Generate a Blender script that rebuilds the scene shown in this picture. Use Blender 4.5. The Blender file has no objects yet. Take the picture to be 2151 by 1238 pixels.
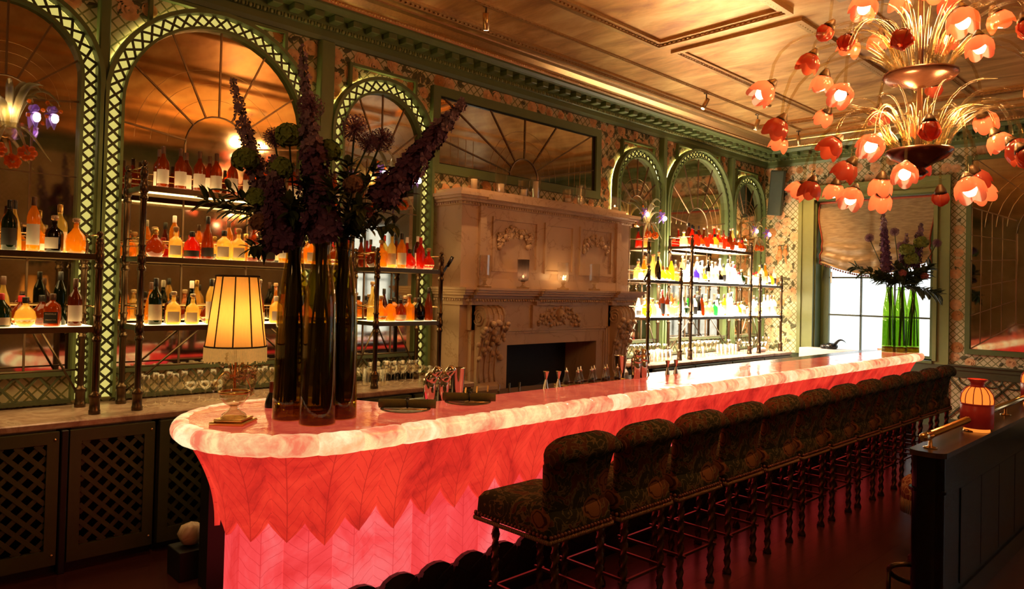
import bpy, math, random
from math import pi, sin, cos, radians, atan2, hypot, sqrt
from mathutils import Vector, Matrix, Euler

random.seed(11)
S = bpy.context.scene
COL = S.collection

# ------------------------------------------------------------------ camera, sky, room lamps and added lights, exposure
cam_d = bpy.data.cameras.new('camera')
cam = bpy.data.objects.new('camera', cam_d)
COL.objects.link(cam)
YAW, PITCH, ROLL = 0.796563, 0.0165556, -0.0241664
fwd = Vector((-sin(YAW) * cos(PITCH), cos(YAW) * cos(PITCH), sin(PITCH)))
rgt = Vector((cos(YAW), sin(YAW), 0))
dwn = fwd.cross(rgt)
rgt2 = cos(ROLL) * rgt + sin(ROLL) * dwn
dwn2 = -sin(ROLL) * rgt + cos(ROLL) * dwn
mw = Matrix.Identity(4)
for i in range(3):
    mw[i][0] = rgt2[i]
    mw[i][1] = -dwn2[i]
    mw[i][2] = -fwd[i]
mw[0][3], mw[1][3], mw[2][3] = 0, 0, 1.75
cam.matrix_world = mw
cam_d.sensor_width = 36
cam_d.sensor_fit = 'HORIZONTAL'
cam_d.lens = 1517.3165 / 2151 * 36
cam_d.shift_x = (1075.5 - 1076.88) / 2151
cam_d.shift_y = (584.478 - 619) / 2151
cam_d.clip_start = 0.05
S.camera = cam

w = bpy.data.worlds.new('sky')
S.world = w
w.use_nodes = True
bg = w.node_tree.nodes['Background']
bg.inputs[0].default_value = (0.80, 0.90, 1.0, 1)
bg.inputs[1].default_value = 2.2

S.view_settings.view_transform = 'Standard'
S.view_settings.look = 'None'
S.view_settings.gamma = 1
S.view_settings.use_curve_mapping = False
S.view_settings.exposure = 0.0
cy = S.cycles
cy.max_bounces = 10
cy.diffuse_bounces = 4
cy.glossy_bounces = 5
cy.transmission_bounces = 6
cy.transparent_max_bounces = 28
cy.caustics_reflective = False
cy.caustics_refractive = False
cy.sample_clamp_indirect = 4.0
cy.use_denoising = True


def lamp(name, kind, loc, energy, color, size=0.05, aim=None, spot=60, blend=0.6):
    d = bpy.data.lights.new(name, kind)
    d.energy = energy
    d.color = color
    if kind in ('POINT', 'SPOT'):
        d.shadow_soft_size = size
    if kind == 'SPOT':
        d.spot_size = radians(spot)
        d.spot_blend = blend
    o = bpy.data.objects.new(name, d)
    COL.objects.link(o)
    o.location = loc
    if aim is not None:
        o.rotation_euler = (Vector(aim) - Vector(loc)).to_track_quat('-Z', 'Y').to_euler()
    return o


# light of the chandelier bulbs, one lamp per tier side (the bulbs themselves are built with the chandelier)
CHX, CHY = -1.30, 4.42
for i, (a, z, r) in enumerate([(0.3, 2.75, .22), (2.4, 2.75, .22), (4.5, 2.75, .22), (0.9, 3.25, .22), (2.9, 3.25, .22), (5.0, 3.25, .22), (1.6, 3.72, .2), (4.4, 3.72, .2)]):
    lamp('bulb_light', 'POINT', (CHX + r * cos(a), CHY + r * sin(a), z), 17, (1.0, 0.52, 0.20), .06)
# added uplight over the top bowl to brighten the ceiling, no bulb there
for z in (3.60,):
    lamp('added_uplight', 'SPOT', (CHX, CHY, z), 1650, (1.0, 0.56, 0.19), .12, (CHX - .02, CHY + .02, 4.2), 172, .6)
# added fill light behind the camera, without any fixture
lamp('rear_fill_light', 'POINT', (CHX, -1.2, 3.3), 38, (1.0, 0.56, 0.24), .3)
# the ceiling spotlights
SPOTS = [(-4.62, 4.12), (-4.63, 7.74), (-4.66, 9.10), (-4.68, 10.40), (-4.62, 1.6)]
SPOT_AIM = [(-5.3, 4.9, 1.9), (-5.2, 6.6, 1.6), (-5.4, 9.2, 1.9), (-4.9, 11.3, 2.2), (-5.2, 1.4, .9)]
SPOT_POW = [100, 125, 70, 210, 60]
for p, a, e in zip(SPOTS, SPOT_AIM, SPOT_POW):
    lamp('spot_light', 'SPOT', (p[0] - .03, p[1], 3.98), e, (1.0, 0.53, 0.21), .03, a, 66, .95)

# ------------------------------------------------------------------ mesh building helpers


class MB:
    def __init__(s):
        s.v, s.f, s.sm = [], [], []

    def add(s, vs, fs, smooth=False, M=None):
        o = len(s.v)
        if M is None:
            s.v.extend([tuple(p) for p in vs])
        else:
            s.v.extend([tuple(M @ Vector(p)) for p in vs])
        for f in fs:
            s.f.append(tuple(i + o for i in f))
            s.sm.append(smooth)
        return s

    def bx(s, x0, x1, y0, y1, z0, z1, M=None):
        vs = [(x, y, z) for x in (x0, x1) for y in (y0, y1) for z in (z0, z1)]
        return s.add(vs, [(0, 1, 3, 2), (4, 6, 7, 5), (0, 4, 5, 1), (2, 3, 7, 6), (0, 2, 6, 4), (1, 5, 7, 3)], False, M)

    def bev(s, x0, x1, y0, y1, z0, z1, b, M=None):
        """box with a chamfer b on every edge along z and on top and bottom"""
        def ring(i, z):
            return [(x0 + i, y0 + b, z), (x0 + b, y0 + i, z), (x1 - b, y0 + i, z), (x1 - i, y0 + b, z),
                    (x1 - i, y1 - b, z), (x1 - b, y1 - i, z), (x0 + b, y1 - i, z), (x0 + i, y1 - b, z)]
        rings = [ring(b, z0), ring(0, z0 + b), ring(0, z1 - b), ring(b, z1)]
        return s.loft(rings, M=M, smooth=False)

    def loft(s, rings, closed=True, caps=True, smooth=True, M=None, wrap=False):
        n = len(rings[0])
        vs = [p for r in rings for p in r]
        fs = []
        for i in range(len(rings) - (0 if wrap else 1)):
            j = (i + 1) % len(rings)
            for k in range(n if closed else n - 1):
                l = (k + 1) % n
                fs.append((i * n + k, i * n + l, j * n + l, j * n + k))
        s.add(vs, fs, smooth, M)
        if caps and not wrap and closed:
            o = len(s.v) - len(vs)
            s.f.append(tuple(o + k for k in range(n))[::-1])
            s.f.append(tuple(o + (len(rings) - 1) * n + k for k in range(n)))
            s.sm += [False, False]
        return s

    def lathe(s, prof, n=16, M=None, smooth=True, caps=True, sx=1, sy=1):
        rings = [[(r * cos(2 * pi * k / n) * sx, r * sin(2 * pi * k / n) * sy, z) for k in range(n)] for r, z in prof]
        return s.loft(rings, True, caps, smooth, M)

    def ball(s, c, r, n=8, m=5, sz=1.0, M=None):
        prof = [(max(1e-4, r * sin(pi * i / m)), -r * sz * cos(pi * i / m)) for i in range(m + 1)]
        T = Matrix.Translation(c)
        return s.lathe(prof, n, T if M is None else M @ T, True, False)

    def bar(s, p, q, w, h, up=(0, 0, 1)):
        p, q, up = Vector(p), Vector(q), Vector(up)
        d = (q - p).normalized()
        a = d.cross(up)
        if a.length < 1e-5:
            a = d.cross(Vector((1, 0, 0)))
        a.normalize()
        b = a.cross(d)
        vs = [e + a * (i * w / 2) + b * (j * h / 2) for e in (p, q) for i, j in ((-1, -1), (1, -1), (1, 1), (-1, 1))]
        return s.add(vs, [(0, 3, 2, 1), (4, 5, 6, 7), (0, 1, 5, 4), (1, 2, 6, 5), (2, 3, 7, 6), (3, 0, 4, 7)])

    def tube(s, pts, r, n=8, caps=True, smooth=True, flat=1.0):
        pts = [Vector(p) for p in pts]
        rr = r if isinstance(r, (list, tuple)) else [r] * len(pts)
        rings = []
        ref = None
        for i, p in enumerate(pts):
            d = (pts[min(i + 1, len(pts) - 1)] - pts[max(i - 1, 0)]).normalized()
            if ref is None:
                ref = Vector((0, 0, 1)) if abs(d.z) < .9 else Vector((1, 0, 0))
            a = d.cross(ref)
            if a.length < 1e-5:
                a = d.cross(Vector((0, 1, 0)))
            a.normalize()
            b = a.cross(d)
            ref = b
            rings.append([p + (a * cos(2 * pi * k / n) + b * sin(2 * pi * k / n) * flat) * rr[i] for k in range(n)])
        return s.loft(rings, True, caps, smooth)

    def prism(s, poly, a, b, fn=lambda u, v, t: (u, v, t), smooth=False):
        n = len(poly)
        vs = [fn(u, v, a) for u, v in poly] + [fn(u, v, b) for u, v in poly]
        fs = [tuple(range(n))[::-1], tuple(range(n, 2 * n))]
        fs += [(k, (k + 1) % n, n + (k + 1) % n, n + k) for k in range(n)]
        return s.add(vs, fs, smooth)

    def mesh(s, name, mat):
        me = bpy.data.meshes.new(name)
        me.from_pydata(s.v, [], s.f)
        me.polygons.foreach_set('use_smooth', s.sm)
        if mat is not None:
            me.materials.append(mat)
        me.update()
        return me

    def obj(s, name, mat, parent=None, **kw):
        return link(name, s.mesh(name, mat), parent, **kw)


def link(name, me, parent=None, loc=None, rot=None, label=None, kind=None):
    o = bpy.data.objects.new(name, me)
    COL.objects.link(o)
    if parent is not None:
        o.parent = parent
    if loc is not None:
        o.location = loc
    if rot is not None:
        o.rotation_euler = rot
    if label:
        o['label'] = label
    if kind:
        o['kind'] = kind
    return o


def thing(name, label, cat, loc=(0, 0, 0), rot=(0, 0, 0), group=None):
    o = bpy.data.objects.new(name, None)
    o.empty_display_size = .1
    COL.objects.link(o)
    o.location = loc
    o.rotation_euler = rot
    o['label'] = label
    o['category'] = cat
    if group:
        o['group'] = group
    return o


def tag(o, label, cat, group=None):
    o['label'] = label
    o['category'] = cat
    if group:
        o['group'] = group
    return o


def dup(root, loc, label, rot=None, group=None, scale=None):
    r = root.copy()
    COL.objects.link(r)
    r.location = loc
    if rot is not None:
        r.rotation_euler = rot
    if scale is not None:
        r.scale = scale
    r['label'] = label
    if group:
        r['group'] = group
    for ch in list(root.children):
        c = ch.copy()
        COL.objects.link(c)
        c.parent = r
        for g in ch.children:
            d = g.copy()
            COL.objects.link(d)
            d.parent = c
    return r


def struct(mb, name, mat, parent=None):
    o = mb.obj(name, mat, parent)
    if parent is None:
        o['kind'] = 'structure'
    return o


ORD = 'first second third fourth fifth sixth seventh eighth ninth tenth eleventh twelfth thirteenth fourteenth fifteenth sixteenth'.split()


def bez(p0, p1, p2, p3, n=10):
    p0, p1, p2, p3 = map(Vector, (p0, p1, p2, p3))
    out = []
    for i in range(n + 1):
        t = i / n
        out.append(p0 * (1 - t) ** 3 + p1 * 3 * t * (1 - t) ** 2 + p2 * 3 * t * t * (1 - t) + p3 * t ** 3)
    return out
# ------------------------------------------------------------------ materials


class N:
    def __init__(s, name):
        s.m = bpy.data.materials.new(name)
        s.m.use_nodes = True
        s.t = s.m.node_tree
        s.t.nodes.clear()
        s.out = s.t.nodes.new('ShaderNodeOutputMaterial')

    def n(s, typ, **kw):
        nd = s.t.nodes.new('ShaderNode' + typ)
        for k, v in kw.items():
            if k.startswith('i_'):
                nd.inputs[k[2:].replace('_', ' ')].default_value = v
            else:
                setattr(nd, k, v)
        return nd

    def l(s, a, b):
        s.t.links.new(a, b)

    def surf(s, sock):
        s.l(sock, s.out.inputs['Surface'])
        return s.m

    def math(s, op, a, b=None, c=None):
        nd = s.n('Math', operation=op)
        for i, x in enumerate((a, b, c)):
            if x is None:
                continue
            if isinstance(x, (int, float)):
                nd.inputs[i].default_value = x
            else:
                s.l(x, nd.inputs[i])
        return nd.outputs[0]

    def mix(s, f, a, b):
        nd = s.n('Mix', data_type='RGBA')
        for i, x in ((0, f), (6, a), (7, b)):
            if isinstance(x, (int, float)):
                nd.inputs[i].default_value = x
            elif isinstance(x, tuple):
                nd.inputs[i].default_value = x if len(x) == 4 else (*x, 1)
            else:
                s.l(x, nd.inputs[i])
        return nd.outputs[2]

    def ramp(s, f, stops):
        nd = s.n('ValToRGB')
        el = nd.color_ramp.elements
        while len(el) < len(stops):
            el.new(.5)
        for e, (p, c) in zip(el, stops):
            e.position = p
            e.color = (*c, 1) if len(c) == 3 else c
        s.l(f, nd.inputs[0])
        return nd.outputs[0]

    def noise(s, scale, detail=3, vec=None, rough=.5, dist=0):
        nd = s.n('TexNoise')
        nd.inputs['Scale'].default_value = scale
        nd.inputs['Detail'].default_value = detail
        nd.inputs['Roughness'].default_value = rough
        nd.inputs['Distortion'].default_value = dist
        if vec is not None:
            s.l(vec, nd.inputs['Vector'])
        return nd

    def pos(s):
        return s.n('NewGeometry').outputs['Position']

    def objc(s):
        return s.n('TexCoord').outputs['Object']

    def map(s, vec, scale=(1, 1, 1), rot=(0, 0, 0), loc=(0, 0, 0)):
        nd = s.n('Mapping')
        nd.inputs['Scale'].default_value = scale
        nd.inputs['Rotation'].default_value = rot
        nd.inputs['Location'].default_value = loc
        s.l(vec, nd.inputs['Vector'])
        return nd.outputs[0]

    def pbr(s, col=(.5, .5, .5), rough=.5, metal=0.0, bump=None, bstr=.3, bdist=.01, emit=None, estr=0, spec=None, coat=0):
        b = s.n('BsdfPrincipled')
        for k, x in (('Base Color', col), ('Roughness', rough), ('Metallic', metal)):
            if isinstance(x, tuple):
                b.inputs[k].default_value = (*x, 1) if len(x) == 3 else x
            elif isinstance(x, (int, float)):
                b.inputs[k].default_value = x
            else:
                s.l(x, b.inputs[k])
        if spec is not None:
            b.inputs['Specular IOR Level'].default_value = spec
        if coat:
            b.inputs['Coat Weight'].default_value = coat
        if emit is not None:
            if isinstance(emit, tuple):
                b.inputs['Emission Color'].default_value = (*emit, 1)
            else:
                s.l(emit, b.inputs['Emission Color'])
            if isinstance(estr, (int, float)):
                b.inputs['Emission Strength'].default_value = estr
            else:
                s.l(estr, b.inputs['Emission Strength'])
        if bump is not None:
            bp = s.n('Bump')
            bp.inputs['Strength'].default_value = bstr
            bp.inputs['Distance'].default_value = bdist
            s.l(bump, bp.inputs['Height'])
            s.l(bp.outputs[0], b.inputs['Normal'])
        return s.surf(b.outputs[0])


def plain(name, col, rough=.5, metal=0.0, var=.25, scale=30, **kw):
    """one colour with fine grain"""
    m = N(name)
    nz = m.noise(scale, 4, m.objc())
    c = m.mix(nz.outputs[0], tuple(x * (1 - var) for x in col), tuple(min(1, x * (1 + var)) for x in col))
    return m.pbr(c, rough, metal, **kw)


def glassy(name, tint, gloss=.6, rough=.03, body=None, amount=0.0, spec=(1, 1, 1)):
    """thin clear or tinted glass; body = translucent colour for liquids"""
    m = N(name)
    tr = m.n('BsdfTransparent')
    tr.inputs[0].default_value = (*tint, 1)
    gl = m.n('BsdfGlossy')
    gl.inputs['Roughness'].default_value = rough
    gl.inputs[0].default_value = (*spec, 1)
    lw = m.n('LayerWeight')
    lw.inputs[0].default_value = .25
    f = m.math('MULTIPLY', m.math('ADD', m.math('POWER', lw.outputs['Facing'], 2.0), .04), gloss)
    base = tr.outputs[0]
    if body is not None:
        tl = m.n('BsdfTranslucent')
        tl.inputs[0].default_value = (*body, 1)
        mx = m.n('MixShader')
        mx.inputs[0].default_value = amount
        m.l(base, mx.inputs[1])
        m.l(tl.outputs[0], mx.inputs[2])
        base = mx.outputs[0]
    mx = m.n('MixShader')
    m.l(f, mx.inputs[0])
    m.l(base, mx.inputs[1])
    m.l(gl.outputs[0], mx.inputs[2])
    return m.surf(mx.outputs[0])


def glow(name, col, strength):
    m = N(name)
    e = m.n('Emission')
    e.inputs[0].default_value = (*col, 1)
    e.inputs[1].default_value = strength
    return m.surf(e.outputs[0])


def wallpaper(name, axis):
    """painted trellis paper: diagonal lattice on a warm cream ground"""
    m = N(name)
    sp = m.n('SeparateXYZ')
    m.l(m.pos(), sp.inputs[0])
    u, v = sp.outputs[axis], sp.outputs[2]

    def line(expr):
        fr = m.math('FRACT', m.math('DIVIDE', expr, .092))
        d = m.math('ABSOLUTE', m.math('SUBTRACT', fr, .5))
        return m.math('GREATER_THAN', d, .415)
    l1 = line(m.math('ADD', m.math('ADD', u, v), 40))
    l2 = line(m.math('ADD', m.math('SUBTRACT', u, v), 40))
    ln = m.math('MAXIMUM', l1, l2)
    nz = m.noise(2.2, 4)
    m.l(m.pos(), nz.inputs['Vector'])
    ground = m.ramp(nz.outputs[0], [(.3, (.52, .42, .22)), (.55, (.66, .54, .32)), (.75, (.58, .50, .24))])
    nz2 = m.noise(60, 2, m.pos())
    bar = m.mix(nz2.outputs[0], (.13, .12, .035), (.25, .22, .07))
    c = m.mix(ln, ground, bar)
    return m.pbr(c, .75, 0, bump=ln, bstr=.25, bdist=.004)


M_ = {}


def setup_materials():
    g = M_
    g['paper_y'] = wallpaper('trellis_wallpaper_a', 1)
    g['paper_x'] = wallpaper('trellis_wallpaper_b', 0)
    g['green'] = plain('sage_green_paint', (.100, .132, .040), .45, var=.12, scale=12)
    g['green_dk'] = plain('dark_green_paint', (.05, .058, .022), .45, var=.15)
    g['green_lt'] = plain('pale_green_paint', (.20, .21, .065), .45, var=.1, scale=10)
    g['petal_wall'] = plain('painted_rose', (.74, .41, .19), .7, var=.35, scale=25)
    g['petal_wall2'] = plain('painted_rose_orange', (.52, .22, .06), .7, var=.3, scale=25)
    g['leaf_wall'] = plain('painted_leaf', (.090, .080, .025), .7, var=.5, scale=8)
    # gilded ceiling
    m = N('gold_leaf_ceiling')
    p = m.map(m.pos(), (1, 2.6, 1))
    nz = m.noise(1.6, 6, p, .62, .6)
    fine = m.noise(14, 4, p, .6)
    c = m.ramp(nz.outputs[0], [(.30, (.40, .18, .055)), (.5, (.74, .41, .14)), (.68, (.95, .66, .28))])
    r = m.math('ADD', m.math('MULTIPLY', fine.outputs[0], .2), .24)
    g['gold_ceiling'] = m.pbr(c, r, .62, bump=fine.outputs[0], bstr=.12, bdist=.01)
    g['gold_trim'] = plain('gilded_moulding', (.62, .38, .16), .3, .9, var=.25, scale=40)
    # antique mirror
    m = N('antique_mirror')
    nz = m.noise(5, 5, m.pos(), .6)
    c = m.ramp(nz.outputs[0], [(.3, (.50, .42, .30)), (.7, (.70, .62, .48))])
    rr = m.math('ADD', m.math('MULTIPLY', nz.outputs[0], .06), .02)
    b = m.n('BsdfPrincipled')
    m.l(c, b.inputs['Base Color'])
    m.l(rr, b.inputs['Roughness'])
    b.inputs['Metallic'].default_value = 1
    g['mirror'] = m.surf(b.outputs[0])
    g['lead'] = plain('dull_bronze_bar', (.20, .13, .07), .35, .8, var=.2)
    g['bronze'] = plain('dark_bronze', (.085, .052, .026), .32, .85, var=.3, scale=25)
    g['iron'] = plain('dark_twisted_iron', (.13, .065, .035), .30, .85, var=.3)
    g['brass'] = plain('polished_brass', (.70, .46, .22), .16, 1, var=.08)
    g['gilt'] = plain('bright_gilt', (.85, .55, .18), .2, 1, var=.1)
    g['steel'] = plain('polished_steel', (.80, .72, .66), .08, 1, var=.05)
    # marbles
    m = N('cream_marble')
    nz = m.noise(1.5, 5, m.pos(), .55, 1.2)
    v = m.ramp(nz.outputs[0], [(.36, (.58, .40, .26)), (.49, (.55, .38, .24)), (.5, (.42, .27, .16)), (.51, (.56, .39, .25)), (.7, (.64, .47, .32))])
    g['marble'] = m.pbr(v, .42, 0, bump=m.noise(30, 3, m.pos()).outputs[0], bstr=.06)
    m = N('brown_marble_worktop')
    nz = m.noise(5, 8, m.pos(), .7, 1.2)
    v = m.ramp(nz.outputs[0], [(.3, (.20, .11, .075)), (.5, (.40, .25, .18)), (.62, (.5, .36, .27)), (.7, (.25, .14, .1))])
    g['counter'] = m.pbr(v, .25)
    g['soot'] = plain('black_iron_firebox', (.012, .014, .02), .6, var=.4)
    # onyx of the bar, lit from within
    def onyx(name, lo, hi, strength, scale, vein, base, rough=.2, kind=0):
        m = N(name)
        oc = m.pos()
        nz = m.noise(scale, 6, oc, .62, 1.1)
        nf = m.noise(scale * 5, 4, oc, .6, .8)
        f_ = m.math('ADD', m.math('MULTIPLY', nz.outputs[0], .72), m.math('MULTIPLY', nf.outputs[0], .28))
        c = m.ramp(f_, [(.38, lo), (.5, tuple((a + b) / 2 for a, b in zip(lo, hi))), (.60, hi)])
        nv = m.noise(scale * 1.3, 5, m.map(oc, (1, 1, 1), (0, 0, 0), (5, 3, 1)), .7, 2.2)
        d = m.math('ABSOLUTE', m.math('SUBTRACT', nv.outputs[0], .5))
        vn = m.math('LESS_THAN', d, .012)
        c = m.mix(m.math('MULTIPLY', vn, .16), c, vein)
        return m.pbr(base, rough, 0, emit=c, estr=strength, bump=nz.outputs[0], bstr=.25, bdist=.02, coat=.08)
    g['onyx_edge'] = onyx('lit_onyx_edge', (.92, .20, .10), (1.0, .80, .36), 1.0, 3.6, (.8, .2, .1), (.10, .05, .03))
    g['onyx_edge_warm'] = onyx('lit_onyx_edge_warm', (.98, .46, .20), (1.0, .90, .50), 1.05, 4, (.8, .3, .12), (.10, .06, .04))
    g['onyx_top'] = onyx('lit_onyx_top', (.62, .06, .035), (.86, .14, .06), .62, 3.5, (.7, .08, .06), (.30, .07, .05), .07)
    g['onyx_panel'] = onyx('lit_onyx_panel', (.84, .040, .040), (1.0, .125, .115), .96, 2.4, (.5, .02, .02), (.05, .02, .02))
    # leaf shaped slabs with ribs (object space: y across the leaf, z along it)
    m = N('lit_onyx_leaf')
    sp = m.n('SeparateXYZ')
    oc = m.objc()
    m.l(oc, sp.inputs[0])
    ay = m.math('ABSOLUTE', sp.outputs[1])
    wob = m.noise(9, 3, oc)
    e = m.math('ADD', m.math('SUBTRACT', sp.outputs[2], m.math('MULTIPLY', ay, 1.25)), m.math('MULTIPLY', wob.outputs[0], .05))
    fr = m.math('FRACT', m.math('DIVIDE', m.math('ADD', e, 5), .062))
    rib = m.math('LESS_THAN', m.math('ABSOLUTE', m.math('SUBTRACT', fr, .5)), .035)
    mid = m.math('LESS_THAN', ay, .003)
    ln = m.math('MAXIMUM', rib, mid)
    nz = m.noise(3.2, 6, m.pos(), .62, 1.0)
    c = m.ramp(nz.outputs[0], [(.28, (.36, .012, .010)), (.45, (.78, .030, .018)), (.62, (.98, .052, .026))])
    c = m.mix(m.math('MULTIPLY', ln, .5), c, (.36, .012, .01))
    g['onyx_leaf'] = m.pbr((.10, .03, .02), .3, 0, emit=c, estr=.92, bump=nz.outputs[0], bstr=.2, bdist=.01)
    def ribbed(key, lo, mid_, hi, ribc, strength, step, amt):
        m = N('lit_onyx_' + key)
        sp = m.n('SeparateXYZ')
        oc = m.objc()
        m.l(oc, sp.inputs[0])
        ay = m.math('ABSOLUTE', sp.outputs[1])
        wob = m.noise(7, 3, m.pos())
        e = m.math('ADD', m.math('SUBTRACT', sp.outputs[2], m.math('MULTIPLY', ay, .8)), m.math('MULTIPLY', wob.outputs[0], .07))
        fr = m.math('FRACT', m.math('DIVIDE', m.math('ADD', e, 5), step))
        rib = m.math('LESS_THAN', m.math('ABSOLUTE', m.math('SUBTRACT', fr, .5)), .03)
        ln = m.math('MAXIMUM', rib, m.math('LESS_THAN', ay, .0022))
        nz = m.noise(3.0, 6, m.pos(), .6, 1.0)
        inf = m.n('ObjectInfo')
        f_ = m.math('ADD', nz.outputs[0], m.math('MULTIPLY', m.math('SUBTRACT', inf.outputs['Random'], .5), .22))
        c = m.ramp(f_, [(.3, lo), (.5, mid_), (.68, hi)])
        c = m.mix(m.math('MULTIPLY', ln, amt), c, ribc)
        g['onyx_' + key] = m.pbr((.05, .02, .02), .3, 0, emit=c, estr=strength, bump=nz.outputs[0], bstr=.2, bdist=.01)
    ribbed('panel', (.82, .038, .038), (.98, .072, .075), (1.0, .15, .15), (.60, .02, .025), .98, .055, .55)
    g['black_plinth'] = plain('black_carved_plinth', (.010, .006, .006), .38, var=.5)
    g['black_panel'] = plain('black_bar_backing', (.006, .005, .005), .5, var=.3)
    g['steel_dark'] = plain('dark_worktop_steel', (.055, .032, .022), .22, .6, var=.2)
    # floor
    m = N('dark_polished_boards')
    nz = m.noise(3, 6, m.map(m.pos(), (14, 1, 1)), .6)
    inf = m.n('ObjectInfo')
    c = m.ramp(nz.outputs[0], [(.3, (.042, .011, .008)), (.7, (.075, .020, .014))])
    c = m.mix(m.math('MULTIPLY', inf.outputs['Random'], .4), c, (.055, .016, .012))
    g['board'] = m.pbr(c, .26, 0, bump=nz.outputs[0], bstr=.05)
    g['floor_base'] = plain('floor_screed', (.02, .012, .01), .6)
    # tapestry
    m = N('floral_tapestry')
    oc = m.objc()
    nz = m.noise(7, 3, oc)
    wv = m.n('TexVoronoi', feature='F1')
    wv.inputs['Scale'].default_value = 6.2
    wv.inputs['Randomness'].default_value = .8
    vm = m.n('VectorMath', operation='ADD')
    sc = m.n('VectorMath', operation='SCALE')
    m.l(nz.outputs['Color'], sc.inputs[0])
    sc.inputs['Scale'].default_value = .10
    m.l(oc, vm.inputs[0])
    m.l(sc.outputs[0], vm.inputs[1])
    m.l(vm.outputs[0], wv.inputs['Vector'])
    sv = m.n('SeparateXYZ')
    m.l(wv.outputs['Color'], sv.inputs[0])
    dist = wv.outputs['Distance']
    ring = m.math('FRACT', m.math('ADD', m.math('MULTIPLY', dist, 5.0), m.math('MULTIPLY', nz.outputs[0], .6)))
    flower = m.math('GREATER_THAN', sv.outputs[0], .42)
    red = m.mix(sv.outputs[1], (.13, .026, .014), (.19, .075, .025))
    petal = m.mix(m.math('GREATER_THAN', ring, .80), red, (.045, .012, .01))
    inner = m.math('MULTIPLY', flower, m.math('LESS_THAN', dist, .42))
    n2 = m.noise(7, 3, oc, .5, 2.4)
    scroll = m.math('LESS_THAN', m.math('ABSOLUTE', m.math('SUBTRACT', n2.outputs[0], .5)), .022)
    pv = m.noise(6.5, 3, oc, .5, 1.5)
    patch = m.math('GREATER_THAN', pv.outputs[0], .56)
    grd = m.mix(m.noise(4, 2, oc).outputs[0], (.016, .022, .009), (.036, .028, .012))
    grd = m.mix(patch, grd, m.mix(m.noise(30, 2, oc).outputs[0], (.045, .012, .006), (.12, .04, .016)))
    edge_ = m.math('LESS_THAN', m.math('ABSOLUTE', m.math('SUBTRACT', pv.outputs[0], .56)), .008)
    grd = m.mix(edge_, grd, (.15, .10, .04))
    c = m.mix(scroll, grd, (.13, .09, .035))
    c = m.mix(inner, c, petal)
    th = m.noise(320, 1, oc)
    g['tapestry'] = m.pbr(c, .95, 0, bump=th.outputs[0], bstr=.5, bdist=.002, spec=.15)
    g['trim'] = plain('bobble_braid', (.20, .10, .04), .7, var=.4, scale=90)
    g['red_trim'] = plain('red_braid', (.35, .06, .02), .7, var=.3)
    g['bead'] = plain('dark_red_bead', (.16, .035, .015), .45, var=.3)
    # misc
    g['black'] = plain('black_gloss', (.008, .008, .009), .25, var=.2)
    g['booth'] = plain('dark_blue_black_paint', (.004, .005, .0065), .20, var=.3, spec=.35)
    g['booth_top'] = plain('dark_wood_ledge', (.06, .03, .018), .25, var=.3)
    g['clear'] = glassy('clear_glass', (.97, .95, .90), .9)
    g['cut'] = glassy('cut_glass', (.96, .94, .90), 1.0, .08, (.8, .7, .6), .04)
    g['smoked'] = glassy('smoked_grey_glass', (.45, .38, .36), .8, .1, (.3, .22, .2), .2)
    g['crystal'] = glassy('crystal', (.80, .74, .62), 1.3, .02)
    g['olive'] = glassy('olive_vase_glass', (.74, .66, .24), .75, .03)
    g['olive_base'] = glassy('olive_vase_foot', (.42, .24, .06), .7, .03, (.3, .15, .03), .25)
    g['water'] = glassy('vase_water', (.54, .47, .16), .2, .03, (.10, .085, .02), .12)
    g['green_vase'] = glassy('green_vase_glass', (.66, .80, .34), .6, .03, (.4, .6, .15), .08)
    g['green_base'] = glassy('amber_vase_foot', (.6, .38, .08), .6, .03, (.5, .3, .06), .3)
    g['green_water'] = glassy('green_vase_water', (.62, .74, .36), .2)
    g['stem'] = plain('green_stem', (.035, .055, .015), .6, var=.3)
    g['stem_lt'] = plain('pale_stem', (.22, .26, .06), .6, var=.2)
    g['leaf'] = plain('dark_leaf', (.045, .066, .020), .55, var=.4)
    g['purple'] = plain('purple_floret', (.11, .036, .10), .75, var=.5, scale=20)
    g['mauve'] = plain('mauve_floret', (.24, .14, .20), .75, var=.4, scale=20)
    g['allium'] = plain('allium_floret', (.20, .075, .13), .75, var=.3)
    g['hydr'] = plain('green_hydrangea', (.20, .27, .045), .75, var=.35, scale=16)
    g['carn'] = plain('dusty_carnation', (.24, .11, .06), .75, var=.3)
    g['pinkf'] = plain('pink_flower', (.35, .10, .09), .75, var=.3)
    # candles
    g['wax'] = plain('candle_wax', (.75, .55, .33), .5, var=.08, emit=(.9, .5, .2), estr=.06)
    g['flame'] = glow('candle_flame', (1, .68, .32), 14)
    g['bulb'] = glow('warm_bulb', (1.0, .70, .34), 12)
    g['white_bulb'] = glow('white_bulb', (1.0, .86, .80), 9)
    # lamp shades
    m = N('amber_silk_shade')
    tl = m.n('BsdfTranslucent')
    df = m.n('BsdfDiffuse')
    nz = m.noise(6, 3, m.map(m.objc(), (22, 22, 1)))
    c = m.mix(nz.outputs[0], (.95, .52, .15), (1.0, .64, .22))
    m.l(c, tl.inputs[0])
    df.inputs[0].default_value = (.75, .48, .2, 1)
    mx = m.n('MixShader')
    mx.inputs[0].default_value = .3
    m.l(tl.outputs[0], mx.inputs[1])
    m.l(df.outputs[0], mx.inputs[2])
    g['shade'] = m.surf(mx.outputs[0])
    g['shade_trim'] = plain('brown_shade_trim', (.08, .045, .02), .7)
    g['fringe'] = plain('gold_fringe', (.62, .36, .10), .6, var=.4, scale=60, emit=(.9, .45, .10), estr=.38)  # emission added to the threads, stands in for lamplight on them
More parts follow.
